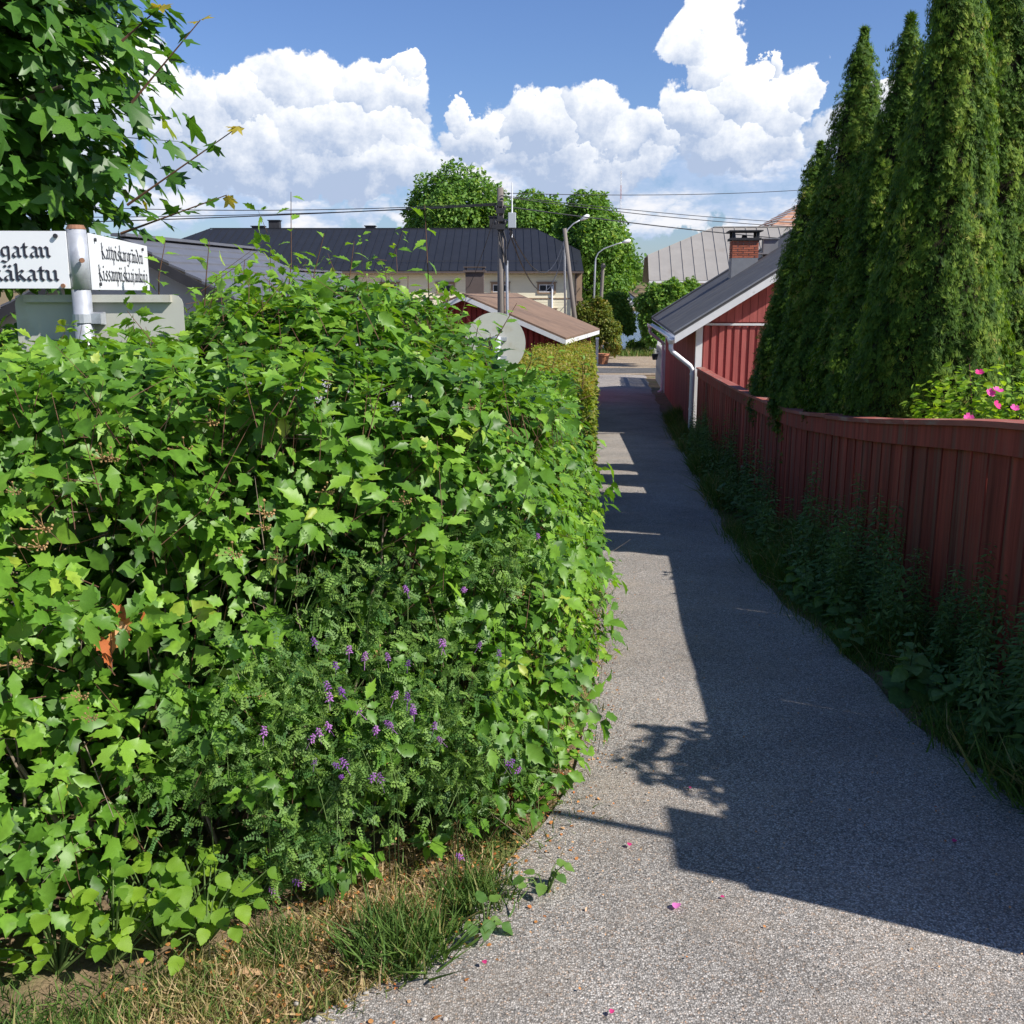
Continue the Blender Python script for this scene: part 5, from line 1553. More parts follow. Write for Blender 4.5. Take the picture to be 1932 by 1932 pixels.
for i, (u, v, ru_, rv_) in enumerate(VP):
    p0, n0 = hedge_point(u, v + rv_, .05)
    lab = 'bushy vetch plant with fine feathery leaves and purple flowers climbing the front of the hedge'
    if v > 1640: lab = 'low feathery vetch plant with two purple flowers at the foot of the hedge'
    vt = empty('vetch_plant', (p0[0], p0[1], float(gz(p0[1]))), lab, 'wild flower', 'vetch plants climbing the hedge')
    if v > 1640: del vt['group']
    vroots.append((u, v, vt))
    P_l, N_l = [], []
    st = MB()
    for k in range(230):
        uu, vv = u + random.gauss(0, ru_ * .62), v + random.gauss(0, rv_ * .62)
        p, n = hedge_point(uu, vv, random.uniform(-.05, .09)); P_l.append(p); N_l.append(n)
        if k % 14 == 0:
            st.tube([(p[0] + random.gauss(0, .05), p[1] + random.gauss(0, .05), p[2] - random.uniform(.03, .12)), tuple(p)], .0010, 3)
    st.tube([(p0[0], p0[1], float(gz(p0[1])) - .02), tuple(p0), tuple(hedge_point(u, v, .04)[0])], .0015, 3)
    P_l, N_l = np.array(P_l), np.array(N_l)
    k = len(P_l)
    V, T, ti = scatter(PIN, P_l, frames(N_l * .5 + np.array([0, 0, .6]) + RNG.normal(0, .8, (k, 3)), N_l * .3 + RNG.normal(0, 1, (k, 3)) + np.array([0, 0, .2])), RNG.uniform(.024, .048, k), RNG.random(k))
    link('leaves', np_mesh('vetch_leaves', V, T, ti), M['vetch_leaf'], vt)['kind'] = 'stuff'
    st.build('stems', M['stem'], vt)['kind'] = 'stuff'
for (u, v) in FLW:
    _, _, vt = min(vroots, key=lambda q: (q[0] - u) ** 2 + (q[1] - v) ** 2)
    p, n = hedge_point(u, v, .10)
    o = bpy.data.objects.new('flower', random.choice(flms)); COL.objects.link(o); o.parent = vt; o.matrix_parent_inverse = world_of(vt).inverted()
    o.location = p; o.rotation_euler = (random.gauss(0, .4), random.gauss(0, .4), random.uniform(0, 6)); o.scale = (random.uniform(.55, .85),) * 3

# ------------------------------------------------------------------ pale broad-leaved plants at the foot of the hedge
LM = leaf_meshes('leaf', OVL_T, (.2, .55, .9)); LG = leaf_meshes('leaf', OVL_T, (.2, .6))
for i, (u, v, h, n, lab) in enumerate(((215, 1815, .27, 38, 'bright pale green broad-leaved plant with one large drooping leaf at the hedge foot'), (305, 1780, .25, 40, 'bright pale green leafy plant below the dark gap in the hedge'), (390, 1775, .20, 34, 'pale green leafy plant at the edge of the dry grass beside a tan leaf'), (110, 1830, .22, 30, 'pale green leafy plant low in the grass at the street end of the hedge'),
                                   (1030, 1690, .10, 9, 'small green broad-leaved weed on the gravel edge'), (915, 1760, .09, 8, 'low green dandelion rosette beside the grass tuft at the path edge'))):
    g = ground_at(u, v)
    pl = empty('broad_leaf_plant', g, lab, 'plant')
    st = MB()
    for k in range(n):
        a = k * 2.4 + random.random(); rr_ = random.uniform(.02, .17) if h > .15 else random.uniform(.01, .07)
        top = g + Vector((math.cos(a) * rr_, math.sin(a) * rr_, h * random.uniform(.25, 1)))
        st.tube([g - Z * .01, g.lerp(top, .6) + Z * .02, top], [.003, .0025, .0015], 4)
        tp = nrm(np.array([math.cos(a) * .8, math.sin(a) * .8 - .35, -.35])); nv = nrm(np.array([.25, -.35, 1.0]) + RNG.normal(0, .2, 3))
        place_leaf('leaf', random.choice(LM) if h > .15 else random.choice(LG), M['lime_leaf'] if h > .15 else M['vetch_leaf'], pl, np.array(top), frames(nv[None], tp[None])[0], (random.uniform(.030, .062) if k else .085) if h > .15 else random.uniform(.03, .05))
    st.build('stems', M['stem'], pl)

# ------------------------------------------------------------------ maple at the left
mc = np.array([-2.80, 5.0, 2.95])
maple = empty('maple_tree', (-3.1, 5.3, float(gz(5.3))), 'maple tree with big pointed leaves rising above the street name sign', 'tree')
MB().tube([(-3.1, 5.3, -.4), (-3.05, 5.25, 1.0), (-2.9, 5.2, 2.2), (-2.8, 5.1, 3.4), (-2.75, 5.1, 4.6)], [.11, .095, .075, .05, .02], 10).build('trunk', M['bark'], maple, smooth=True)
for tgt in ((-1.9, 4.6, 2.5), (-1.75, 4.7, 3.2), (-2.0, 4.5, 3.9), (-2.6, 4.2, 2.6), (-3.2, 4.3, 3.0), (-3.6, 5.4, 3.3), (-2.3, 5.6, 4.2), (-2.2, 4.2, 3.1)):
    b0_ = Vector((-2.95, 5.22, random.uniform(1.6, 3.0)))
    MB().tube([b0_, b0_.lerp(Vector(tgt), .5) + Z * .08, Vector(tgt)], [.03, .02, .008], 6).build('branch', M['bark'], maple)
nm = 8000
d = nrm(RNG.normal(size=(nm, 3)))
lump = 1 + .16 * vnoise(d * 3.1 + 4) + .10 * vnoise(d * 7 + 1)
rad = RNG.random(nm) ** .45
pos = mc + d * np.array([1.15, 1.05, 1.6]) * (lump * rad)[:, None]
ok = pos[:, 2] > 1.72
pos, d = pos[ok], d[ok]; nm = len(pos)
nv = nrm(d * np.array([.6, .6, .3]) + np.array([0, -.1, .8]) + SUNV * .25 + RNG.normal(0, .4, (nm, 3)))
tp = nrm(d * np.array([1, 1, .2]) + np.array([0, 0, -.55]) + RNG.normal(0, .5, (nm, 3)))
sz = RNG.uniform(.12, .21, nm); tn = np.clip(RNG.normal(.45, .2, nm), 0, .95)
Rm = frames(nv, tp)
u_, v_, f_ = proj(pos)
toc = ((pos - mc) * (np.array([0, 0, CAMZ]) - mc)).sum(1)
score = sz ** 2 * np.abs((Rm[:, :, 2] * nrm(np.array([0, 0, CAMZ]) - pos)).sum(1)) / f_ ** 2
score[(u_ < 5) | (v_ < 5) | (u_ > 1900) | (toc < np.percentile(toc, 62))] = 0
big = np.argsort(-score)[:280]
rest = np.ones(nm, bool); rest[big] = False
V, T, ti = scatter(MAP_T, pos[rest], Rm[rest], sz[rest], tn[rest])
tag(link('crown', np_mesh('maple_crown', V, T, ti), M['maple_leaf'], maple), kind='stuff')
MMs = leaf_meshes('leaf', MAP_T, (.2, .45, .65, .98))
for j in big: place_leaf('leaf', MMs[random.randrange(4) * 4 + min(2, int(tn[j] * 3.4))], M['maple_leaf'], maple, pos[j], Rm[j], sz[j])
ax_, at_ = pos[::6], pos[::6] - d[::6] * .35 - np.array([0, 0, .1])
V, T = twig_mesh(at_, ax_, np.full(len(ax_), .003)); tag(link('twigs', np_mesh('maple_twigs', V, T), M['stem'], maple), kind='stuff')
for (u0, v0, u1, v1, Y) in ((285, 150, 378, 38, 4.3), (300, 345, 452, 238, 4.4), (285, 420, 428, 368, 4.4), (250, 60, 300, 15, 4.2)):
    a_, b_ = AT(u0, v0, Y), AT(u1, v1, Y)
    tw = MB().tube([a_ - (b_ - a_) * .4, a_, b_], [.006, .004, .002], 5).build('twig', M['twig'], maple)
    for t, s_, yl in ((1.0, .085, 3), (.98, .07, 3), (.72, .085, 1), (.68, .10, 1), (.4, .12, 1), (.35, .11, 0), (.1, .13, 1), (.12, .12, 0)):
        p = np.array(a_.lerp(b_, t)); an = random.uniform(0, 6.28)
        tp1 = nrm(np.array([math.cos(an) * .9, math.sin(an) * .6, .05]) + np.array(b_ - a_) * .8); nv1 = nrm(np.array([0, -.25, 1]) + RNG.normal(0, .35, 3))
        place_leaf('leaf', MMs[random.randrange(4) * 4 + yl], M['maple_leaf'], tw, p, frames(nv1[None], tp1[None])[0], s_)

# ------------------------------------------------------------------ thujas behind the fence
def spray(seed):
    r = np.random.default_rng(seed)
    V, T = [], []
    for a in (-30, -10, 10, 30):
        a = math.radians(a + r.uniform(-8, 8)); l = (1.5 - .6 * abs(a)) * r.uniform(.7, 1.15)
        dx, dy = math.sin(a), math.cos(a); o = len(V); w = .105
        V += [(dx * l * .4 - dy * w, dy * l * .4 + dx * w - .1, 0), (dx * l * .4 + dy * w, dy * l * .4 - dx * w - .1, 0), (dx * l, dy * l, -.2 * l * l)]
        T.append((o, o + 1, o + 2))
    return np.array(V, float), np.array(T)


SPR = [spray(i) for i in range(3)]


def thuja_mesh(seed, Hh=4.6, R_=.66, n=56000, ncl=2600):
    r = np.random.default_rng(seed)
    prof = lambda h: np.minimum(1, 1.32 * np.maximum(1 - h, .0) ** .86) * (.48 + .52 * np.clip(h / .24, 0, 1))
    # tufts first, then the sprays that make up each tuft
    hc = r.random(ncl * 3); keep = r.random(len(hc)) < prof(hc) + .12
    hc = hc[keep][:ncl]; tc_ = r.random(len(hc)) * 2 * np.pi; cl_t = r.normal(0, .12, len(hc)); out_c = r.normal(0, .03, len(hc))
    j = r.integers(0, len(hc), n)
    dz, dt = r.normal(0, .062, n), r.normal(0, .036, n)
    h = np.clip(hc[j] + dz / Hh, 0, .995)
    pr = R_ * prof(h)
    th = tc_[j] + dt / np.maximum(pr, .08)
    cs_ = np.column_stack([np.cos(th) * 2.2, np.sin(th) * 2.2, h * 5.5])
    lump = .14 * vnoise(cs_ + seed * 7.1) + .07 * vnoise(cs_ * np.array([2.4, 2.4, 1.5]) + seed)
    rr = pr * (1 + lump) + .05 - np.abs(r.normal(0, .02, n)) - .06 * np.clip((dz / .11) ** 2 + (dt / .062) ** 2, 0, 1.4) + out_c[j]
    rr = np.maximum(rr * np.clip((1 - h) * 16 + .15, .1, 1), .005)
    er = np.column_stack([np.cos(th), np.sin(th), np.zeros(n)])
    pos = er * rr[:, None] + np.column_stack([np.zeros((n, 2)), h * Hh])
    tang = np.column_stack([-np.sin(th), np.cos(th), np.zeros(n)])
    tipd = nrm(er * .45 + np.array([0, 0, .85]) + tang * (dt / .06)[:, None] * .5 + r.normal(0, .22, (n, 3)))
    nv = nrm(er * 1.0 + tang * (r.normal(0, .40, n) + dt / .08)[:, None] + r.normal(0, .25, (n, 3)) + np.array([0, 0, .3]))
    tn = np.clip(.48 + .22 * vnoise(cs_ * 1.5 + 3) + cl_t[j] + r.normal(0, .12, n) + (r.random(n) < .015) * .4, 0, 1)
    return scatter(SPR, pos, frames(nv, tipd), r.uniform(.028, .058, n), tn)


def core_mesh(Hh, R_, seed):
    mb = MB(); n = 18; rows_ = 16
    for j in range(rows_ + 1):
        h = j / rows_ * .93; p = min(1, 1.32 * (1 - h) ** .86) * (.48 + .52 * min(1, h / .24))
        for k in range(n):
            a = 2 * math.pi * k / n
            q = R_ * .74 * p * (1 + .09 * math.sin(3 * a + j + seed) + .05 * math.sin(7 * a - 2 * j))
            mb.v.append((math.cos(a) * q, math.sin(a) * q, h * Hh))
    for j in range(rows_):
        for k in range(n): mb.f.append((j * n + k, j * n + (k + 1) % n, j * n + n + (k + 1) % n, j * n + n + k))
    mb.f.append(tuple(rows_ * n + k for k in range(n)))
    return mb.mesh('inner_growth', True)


TH = []
for sd in range(2):
    V, T, ti = thuja_mesh(sd + 1)
    me = np_mesh('thuja_crown', V, T, ti); me.materials.append(M['thuja'])
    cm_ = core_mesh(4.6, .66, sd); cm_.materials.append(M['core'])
    tm = MB().tube([(0, 0, -.2), (0, 0, 1.0), (0, 0, 3.5)], [.09, .07, .02], 8).mesh('trunk'); tm.materials.append(M['bark'])
    TH.append((me, cm_, tm))
for i, (x, y, u, v, rs_, lab) in enumerate(((2.98, 7.4, 1765, -230, .76, ''), (4.02, 9.0, 1895, -170, .95, ''), (3.07, 8.5, 1690, 30, .84, ''), (3.17, 9.9, 1605, 55, .92, ''), (3.32, 11.6, 1522, 270, .92, ''), (3.42, 12.8, 1470, 470, .80, ''))):
    lab = ['tall columnar thuja right behind the pink rose bush, its flank in bright sun', 'tall columnar thuja set back behind the sunlit one'][i] if i < 2 else ('dark columnar thuja with a feathery tip in the row behind the red fence' if i < 5 else ('lowest thuja of the row behind the fence, in front of the red gable' if i == 5 else 'columnar thuja of the second row farther behind the fence'))
    g = float(gz(y)); zt = AT(u, v, y).z
    th = empty('thuja_tree', (x, y, g), lab, 'tree', 'thujas behind the fence')
    m3 = TH[i % 2]
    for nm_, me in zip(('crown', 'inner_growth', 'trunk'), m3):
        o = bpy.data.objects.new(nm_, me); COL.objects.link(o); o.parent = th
    th.rotation_euler = (0, 0, i * 1.9); th.scale = (rs_, rs_, (zt - g) / 4.6)

# ------------------------------------------------------------------ rose bush, and the lilac outside the picture
def leafy(pos, out, size, tmpl, tint, up=.7, jit=.5):
    k = len(pos)
    nv = nrm(out * .5 + np.array([0, 0, up]) + RNG.normal(0, jit, (k, 3))); tp = nrm(out * .8 + np.array([0, 0, -.3]) + RNG.normal(0, .6, (k, 3)))
    return scatter(tmpl, pos, frames(nv, tp), size, tint)


rose = empty('rose_bush', (2.75, 5.9, float(gz(5.9))), 'sunlit rose bush with pink flowers leaning over the fence cap', 'shrub')
k = 4600
rc_ = np.array([(2.62, 6.15, .80, .38, .42), (2.95, 5.75, .92, .40, .45), (3.15, 5.5, .80, .4, .5), (2.50, 6.35, .62, .3, .35), (2.85, 6.0, .35, .5, .6)])
w_ = RNG.integers(0, len(rc_), k); d = nrm(RNG.normal(size=(k, 3)))
pos = rc_[w_, :3] + d * np.column_stack([rc_[w_, 3]] * 2 + [rc_[w_, 4]]) * (RNG.random(k) ** .4 * (1 + .2 * vnoise(d * 4 + 2)))[:, None]
pos = pos[(pos[:, 0] > 1.89 + .075 * pos[:, 1] + .10) & (pos[:, 2] > -.3)]
k = len(pos)
V, T, ti = leafy(pos, nrm(pos - np.array([2.8, 5.9, .5])), RNG.uniform(.035, .06, k), OVS_T, RNG.random(k))
tag(link('foliage', np_mesh('rose_foliage', V, T, ti), M['rose_leaf'], rose), kind='stuff')
st = MB()
for i in range(16): st.tube([(2.8 + random.gauss(0, .1), 5.9 + random.gauss(0, .1), -.35), tuple(pos[random.randrange(k)])], [.008, .003], 4)
st.build('stems', M['twig'], rose)
rf = MB()
for a in range(5):
    t = a * 2 * math.pi / 5; dv = Vector((math.cos(t), math.sin(t), .35)); sv = Vector((-math.sin(t), math.cos(t), 0))
    rf.add([(0, 0, 0), dv * .02 + sv * .016, dv * .036 + sv * .012 + Z * .004, dv * .036 - sv * .012 + Z * .004, dv * .02 - sv * .016], [(0, 1, 2, 3, 4)])
rfm = []
for t in (.05, .3):
    me = rf.mesh('flower'); at = me.attributes.new('tint', 'FLOAT', 'POINT'); at.data.foreach_set('value', np.full(len(me.vertices), t, np.float32)); me.materials.append(M['petal_pink']); rfm.append(me)
for (u, v) in ((1848, 704), (1882, 738), (1879, 765), (1914, 771), (1826, 790), (1868, 742)):
    p = AT(u, v, 5.45 if v > 720 else 5.6)
    o = bpy.data.objects.new('flower', random.choice(rfm)); COL.objects.link(o); o.parent = rose; o.matrix_parent_inverse = world_of(rose).inverted()
    o.location = p; o.rotation_euler = (random.uniform(.3, 1.1), random.uniform(-.4, .4), random.uniform(-.6, .6)); o.scale = (random.uniform(.65, .95),) * 3
lil = empty('lilac_bush', (3.2, 2.2, float(gz(2.2))), 'broad leafy lilac bush behind the street end of the fence', 'shrub')
k = 4200
rc_ = np.array([(3.05, 2.45, 1.25, .45, .75), (3.3, 2.7, 1.0, .55, .8), (2.75, 2.6, 1.7, .36, .45), (2.7, 3.0, 1.1, .35, .55), (3.4, 2.45, .8, .5, .7)])
w_ = RNG.integers(0, len(rc_), k); d = nrm(RNG.normal(size=(k, 3)))
pos = rc_[w_, :3] + d * np.column_stack([rc_[w_, 3]] * 2 + [rc_[w_, 4]]) * (RNG.random(k) ** .45 * (1 + .3 * vnoise(d * 4 + 2)))[:, None]
V, T, ti = leafy(pos, d, RNG.uniform(.06, .09, k), OVS_T, RNG.random(k))
tag(link('foliage', np_mesh('lilac_foliage', V, T, ti), M['tree_leaf'], lil), kind='stuff')
st = MB()
for i in range(14): st.tube([(3.2 + random.gauss(0, .15), 2.2 + random.gauss(0, .15), -.15), tuple(pos[random.randrange(k)])], [.018, .006], 5)
st.build('stems', M['bark'], lil)

# ------------------------------------------------------------------ trees and bushes farther off
DIA = [(np.array([(0, 0, 0), (.32, .45, .08), (0, 1, -.1), (-.32, .45, .08)], float), np.array([(0, 1, 2), (0, 2, 3)]))]


def far_tree(name, label, base, lobes, n, size, mat, trunk_r=.3, group=None, cat='tree'):
    base = Vector(base)
    t = empty(name, base, label, cat, group)
    L_ = np.array(lobes, float); n = int(n * 1.5)
    cen = L_[:, :3].mean(0)
    wgt = L_[:, 3] * L_[:, 4]; wgt = wgt / wgt.sum()
    w = RNG.choice(len(L_), n, p=wgt)
    d = nrm(RNG.normal(size=(n, 3)))
    lump = 1 + .30 * vnoise(d * 3 + w[:, None] * 3.7) + .16 * vnoise(d * 7 + w[:, None])
    hollow = vnoise(d * 5.5 + w[:, None] * 1.9)
    rad = np.where(hollow > -.25, .78 + .22 * RNG.random(n), .35 + .5 * RNG.random(n))
    rad = np.where(RNG.random(n) < .12, RNG.random(n) * .8, rad)
    pos = L_[w, :3] + d * np.column_stack([L_[w, 3], L_[w, 3], L_[w, 4]]) * (lump * rad)[:, None]
    pos = pos[pos[:, 2] > base.z + .05]; k = len(pos); d = nrm(pos - cen)
    V, T, ti = leafy(pos, d, size * .8 * RNG.uniform(.6, 1.4, k), DIA, np.clip(RNG.normal(.5, .22, k) + .15 * vnoise(pos * .8), 0, 1), .5, .6)
    tag(link('crown', np_mesh(name + '_crown', V, T, ti), mat, t), kind='stuff')
    top = Vector(cen)
    mb = MB().tube([base - Z * .3, base.lerp(top, .5) + Vector((.1, 0, 0)), top], [trunk_r, trunk_r * .7, trunk_r * .3], 8)
    for q in lobes[:8]: mb.tube([base.lerp(top, .45), base.lerp(top, .6).lerp(Vector(q[:3]), .5), Vector(q[:3])], [trunk_r * .4, trunk_r * .25, trunk_r * .08], 5)
    mb.build('trunk', M['bark'], t)
    return t


def lob(lst, Y):
    """lobes given as (u, v, radius in pixels, dY)"""
    out = []
    for (u, v, r, dy) in lst:
        p = AT(u, v, Y + dy); out.append((p.x, p.y, p.z, r * (Y + dy) / W0, r * (Y + dy) / W0))
    return out


far_tree('broadleaf_tree', 'big round-headed green tree behind the dark metal roof', (AT(865, 500, 76).x, 76, float(gz(76))), lob([(860, 352, 42, 0), (820, 375, 45, 1), (905, 375, 42, -1), (850, 400, 50, -2), (795, 405, 32, 2), (920, 400, 40, 1), (880, 430, 60, 0), (815, 435, 50, 0), (940, 430, 40, 2)], 76), 16000, .34, M['tree_leaf'])
far_tree('broadleaf_tree', 'lower green tree between the round-headed tree and the utility pole antenna', (AT(1010, 500, 74).x, 74, float(gz(74))), lob([(1000, 395, 32, 0), (1030, 405, 35, 1), (985, 415, 35, -1), (1050, 420, 32, 0), (1015, 440, 45, 0), (975, 440, 35, 0)], 74), 9000, .32, M['tree_leaf'])
far_tree('broadleaf_tree', 'tall bright green tree behind the street lamps by the water', (AT(1130, 560, 64).x, 64, float(gz(64))), lob([(1097, 388, 26, 0), (1128, 388, 24, 1), (1112, 415, 38, 0), (1145, 430, 32, 0), (1085, 430, 36, 1), (1125, 460, 48, -1), (1165, 465, 30, 0), (1085, 480, 45, 0), (1150, 500, 42, 0), (1180, 500, 28, 1), (1110, 530, 45, 0), (1150, 545, 35, -1), (1080, 540, 30, 0), (1170, 525, 25, 0)], 64), 19000, .28, M['tree_leaf'])
far_tree('shrub', 'yellow-green flowering shrub at the sandy street corner', (AT(1130, 640, 50).x, 50, float(gz(50))), lob([(1118, 598, 24, 0), (1136, 584, 17, 0), (1146, 618, 22, 0), (1112, 632, 28, 0), (1153, 643, 18, 0), (1103, 590, 18, 0), (1128, 572, 12, 0), (1160, 655, 13, -1), (1096, 610, 20, 1)], 50), 10000, .15, M['bush_leaf'], .06, cat='shrub')
far_tree('shrub', 'dark green bush leaning over the water beyond the flowering shrub', (AT(1165, 620, 57).x, 57, float(gz(57))), lob([(1165, 575, 22, 0), (1178, 600, 20, 0), (1160, 605, 22, 0), (1185, 618, 12, 0), (1150, 570, 18, 0)], 57), 6000, .2, M['tree_leaf'], .08, cat='shrub')
far_tree('shrub', 'bright green leafy tree crown rising behind the red house eaves', (AT(1262, 640, 42).x, 42, float(gz(42))), lob([(1215, 572, 16, 0), (1240, 560, 24, 0), (1268, 550, 22, 0), (1300, 545, 18, 1), (1225, 600, 20, 0), (1255, 590, 30, 0), (1235, 630, 24, 0), (1290, 570, 26, 1), (1222, 615, 14, 0)], 42), 11000, .16, M['tree_leaf'], .1, cat='shrub')
far_tree('shrub', 'low dark green bush in shade at the end of the street', (AT(1205, 655, 60).x, 60, float(gz(60))), lob([(1195, 654, 12, 0), (1215, 652, 12, 0), (1230, 650, 12, 0)], 60), 2500, .16, M['tree_leaf'], .05, cat='shrub')
# wood on the far shore
k = 16000
px_ = RNG.uniform(-420, 420, k); py_ = RNG.uniform(345, 470, k)
hgt_ = 8 + 4 * vnoise(np.column_stack([px_ / 9, py_ / 9, 0 * px_])) + 3 * vnoise(np.column_stack([px_ / 40, py_ / 40, 0 * px_]))
pos = np.column_stack([px_, py_, terr(px_, py_) + hgt_ * RNG.random(k) ** .5])
pos = pos[(np.abs(pos[:, 0] - wh.x) > 9) | (pos[:, 1] > 350)]; k = len(pos)
V, T, ti = leafy(pos, nrm(RNG.normal(size=(k, 3))), RNG.uniform(2.2, 4, k), DIA, np.clip(RNG.normal(.35, .2, k), 0, 1))
tag(link('far_wood', np_mesh('far_wood', V, T, ti), M['tree_leaf']), 'hazy green wood along the far shore', None, None, 'stuff')

# the clipped fine-leaved hedge that goes on down the alley
k = 44000
yy = 11.4 + 13.2 * RNG.random(k) ** 1.25
right = .0775 * yy; half_w = .62
sx_ = RNG.random(k)
onside = RNG.random(k) < .55
tz = gz(yy) + 1.33 + .05 * vnoise(np.column_stack([yy * 2, yy * 0, yy * 0])) + .12 * vnoise(np.column_stack([right * 1, yy * .7, yy * 0 + 5]))
xx = np.where(onside, right - np.abs(RNG.normal(0, .09, k)) + .09 * vnoise(np.column_stack([yy * 3, RNG.random(k) * 4, yy * 0])), right - sx_ * 2 * half_w)
zz_ = np.where(onside, gz(yy) + (tz - gz(yy)) * RNG.random(k), tz - np.abs(RNG.normal(0, .08, k)) + .14 * RNG.random(k) ** 3)
pos = np.column_stack([xx, yy, zz_])
out = np.where(onside[:, None], np.array([1, -.1, .3]), np.array([0, 0, 1.0]))
V, T, ti = leafy(pos, out, RNG.uniform(.035, .06, k), DIA, np.clip(RNG.normal(.5, .25, k) + .3 * (zz_ > tz - .1), 0, 1), .5, .6)
fine = empty('clipped_hedge', (.8, 18, float(gz(18))), 'clipped yellow-green fine-leaved hedge farther down the alley by the red shed', 'hedge')
tag(link('foliage', np_mesh('fine_foliage', V, T, ti), M['spirea_leaf'], fine), kind='stuff')
sb = MB()
for i in range(60):
    yv = random.uniform(11.8, 24.6); xv = .08 * yv - random.uniform(.3, .9)
    sb.tube([(xv, yv, float(gz(yv)) - .05), (xv + random.gauss(0, .15), yv + random.gauss(0, .1), float(gz(yv)) + 1.2)], [.012, .004], 4)
sb.build('stems', M['twig_grey'], fine)
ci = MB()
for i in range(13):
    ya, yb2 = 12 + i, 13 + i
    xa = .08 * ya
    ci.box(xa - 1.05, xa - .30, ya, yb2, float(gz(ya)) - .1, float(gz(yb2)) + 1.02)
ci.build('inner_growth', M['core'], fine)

# ------------------------------------------------------------------ grass, weeds, litter, loose stones
def blade(bend):
    return np.array([(-.5, 0, 0), (.5, 0, 0), (-.38, .5, bend * .22), (.38, .5, bend * .22), (0, 1, bend)], float) * np.array([.05, 1, 1]), np.array([(0, 1, 3), (0, 3, 2), (2, 3, 4)])


BL = [blade(b) for b in (.1, .3, .55, .9)]


def grass(name, pos, size, tint, parent=None, lean=.45, mat=None, wide=None):
    k = len(pos)
    tp = nrm(np.array([0, 0, 1.0]) + RNG.normal(0, lean, (k, 3)) * np.array([1, 1, .3])); nv = RNG.normal(size=(k, 3)) * np.array([1, 1, .2])
    V, T, ti = scatter(BL, pos, frames(nv, tp), size, tint, wide)
    return link(name, np_mesh(name, V, T, ti), mat or M['grass'], parent)


def on(x, y, dz=0): return np.column_stack([x, y, gz(y) + dz])


# dry verge between hedge and path
k = 85000
t = RNG.random(k) ** 1.3 * 7.5 + 1.0
ln = np.column_stack([np.interp(t, PL[:, 1], PL[:, 0]), t])
sidew = np.interp(t, [0, 2, 3, 5, 8], [.95, .62, .42, .26, .16])
x = ln[:, 0] - RNG.random(k) ** .8 * sidew + np.abs(RNG.normal(0, .07, k)) * (RNG.random(k) < .25)
patch_ = vnoise(np.column_stack([x * 3.2, t * 3.2, 0 * t])) + .5 * vnoise(np.column_stack([x * 9, t * 9, 0 * t + 3]))
ok = RNG.random(k) < np.clip(.60 + .75 * patch_, .16, 1)
x, t, patch_ = x[ok], t[ok], patch_[ok]
green = np.clip(.56 - .45 * patch_ + RNG.normal(0, .2, len(x)), 0, 1)
tag(grass('verge_grass', on(x, t, -.005), RNG.uniform(.022, .065, len(x)) * (1 + .5 * (patch_ > .35)), green, None, .9, None, RNG.uniform(1.2, 2.4, len(x))), kind='stuff')
k = 42000
x = RNG.uniform(-2.6, -.25, k); t = np.interp(x, [-3, -1.2, -.25], [1.15, 1.62, 2.32]) + RNG.normal(.12, .22, k)
ok = (x < np.interp(t, PL[:, 1], PL[:, 0]) + .06 * RNG.random(k)) & (t > .8) & (RNG.random(k) < np.clip(.75 + .8 * vnoise(np.column_stack([x * 4, t * 4, 0 * t + 6])), .2, 1))
x, t = x[ok], t[ok]
tag(grass('dry_grass', on(x, t, -.005), RNG.uniform(.025, .07, len(x)), np.clip(.50 - .5 * vnoise(np.column_stack([x * 2.6, t * 2.6, 0 * t + 2])) + RNG.normal(0, .2, len(x)), 0, 1), None, .95, None, RNG.uniform(1.0, 1.9, len(x))), kind='stuff')
for (u, v, r_, h, n, lab) in ((750, 1800, .14, .15, 700, 'dense green grass tuft at the edge of the gravel'), (980, 1290, .1, .1, 300, 'small grass tuft under the hedge beside the gravel path'), (900, 1690, .12, .11, 420, 'ragged grass tuft between the hedge foot and the path'), (520, 1790, .1, .09, 350, 'low fine grass tuft in front of the feathery vetch')):
    g = ground_at(u, v)
    a = RNG.random(n) * 6.28; rr_ = RNG.random(n) ** .7 * r_
    tf = grass('grass_tuft', on(g.x + rr_ * np.cos(a), g.y + rr_ * np.sin(a), -.005), RNG.uniform(.5, 1, n) * h, np.clip(RNG.normal(.35, .18, n), 0, 1), None, .5)
    tag(tf, lab, 'grass tuft')
# leaf litter and flakes
k = 5200
t = RNG.random(k) * 5.5 + 1.2
x = np.interp(t, PL[:, 1], PL[:, 0]) - RNG.random(k) ** .7 * .75 + np.abs(RNG.normal(0, .16, k))
V, T, ti = scatter(OVS_T, on(x, t, .012), frames(np.array([0, 0, 1.0]) + RNG.normal(0, .35, (k, 3)), RNG.normal(size=(k, 3))), RNG.uniform(.005, .017, k), np.clip(RNG.normal(.6, .28, k), 0, 1))
tag(link('leaf_litter', np_mesh('leaf_litter', V, T, ti), M['orange_leaf']), kind='stuff')
k = 900
t = 1.8 + 9 * RNG.random(k) ** 1.4; a = np.interp(t, PL[:, 1], PL[:, 0]); b = np.interp(t, PR[:, 1], PR[:, 0]); q_ = RNG.random(k) ** 1.6; q_ = np.where(RNG.random(k) < .3, 1 - q_ * .4, q_)
V, T, ti = scatter(OVS_T, on(a + (b - a) * q_, t, .026), frames(np.array([0, 0, 1.0]) + RNG.normal(0, .3, (k, 3)), RNG.normal(size=(k, 3))), RNG.uniform(.003, .010, k), np.clip(RNG.normal(.7, .3, k), 0, 1))
tag(link('path_litter', np_mesh('path_litter', V, T, ti), M['orange_leaf']), kind='stuff')
FLm = leaf_meshes('fallen_leaf', MAP_T[:2] + HAW_T[:2], (.35, .7, 1.0))
for m_ in FLm: m_.materials.append(M['orange_leaf'])
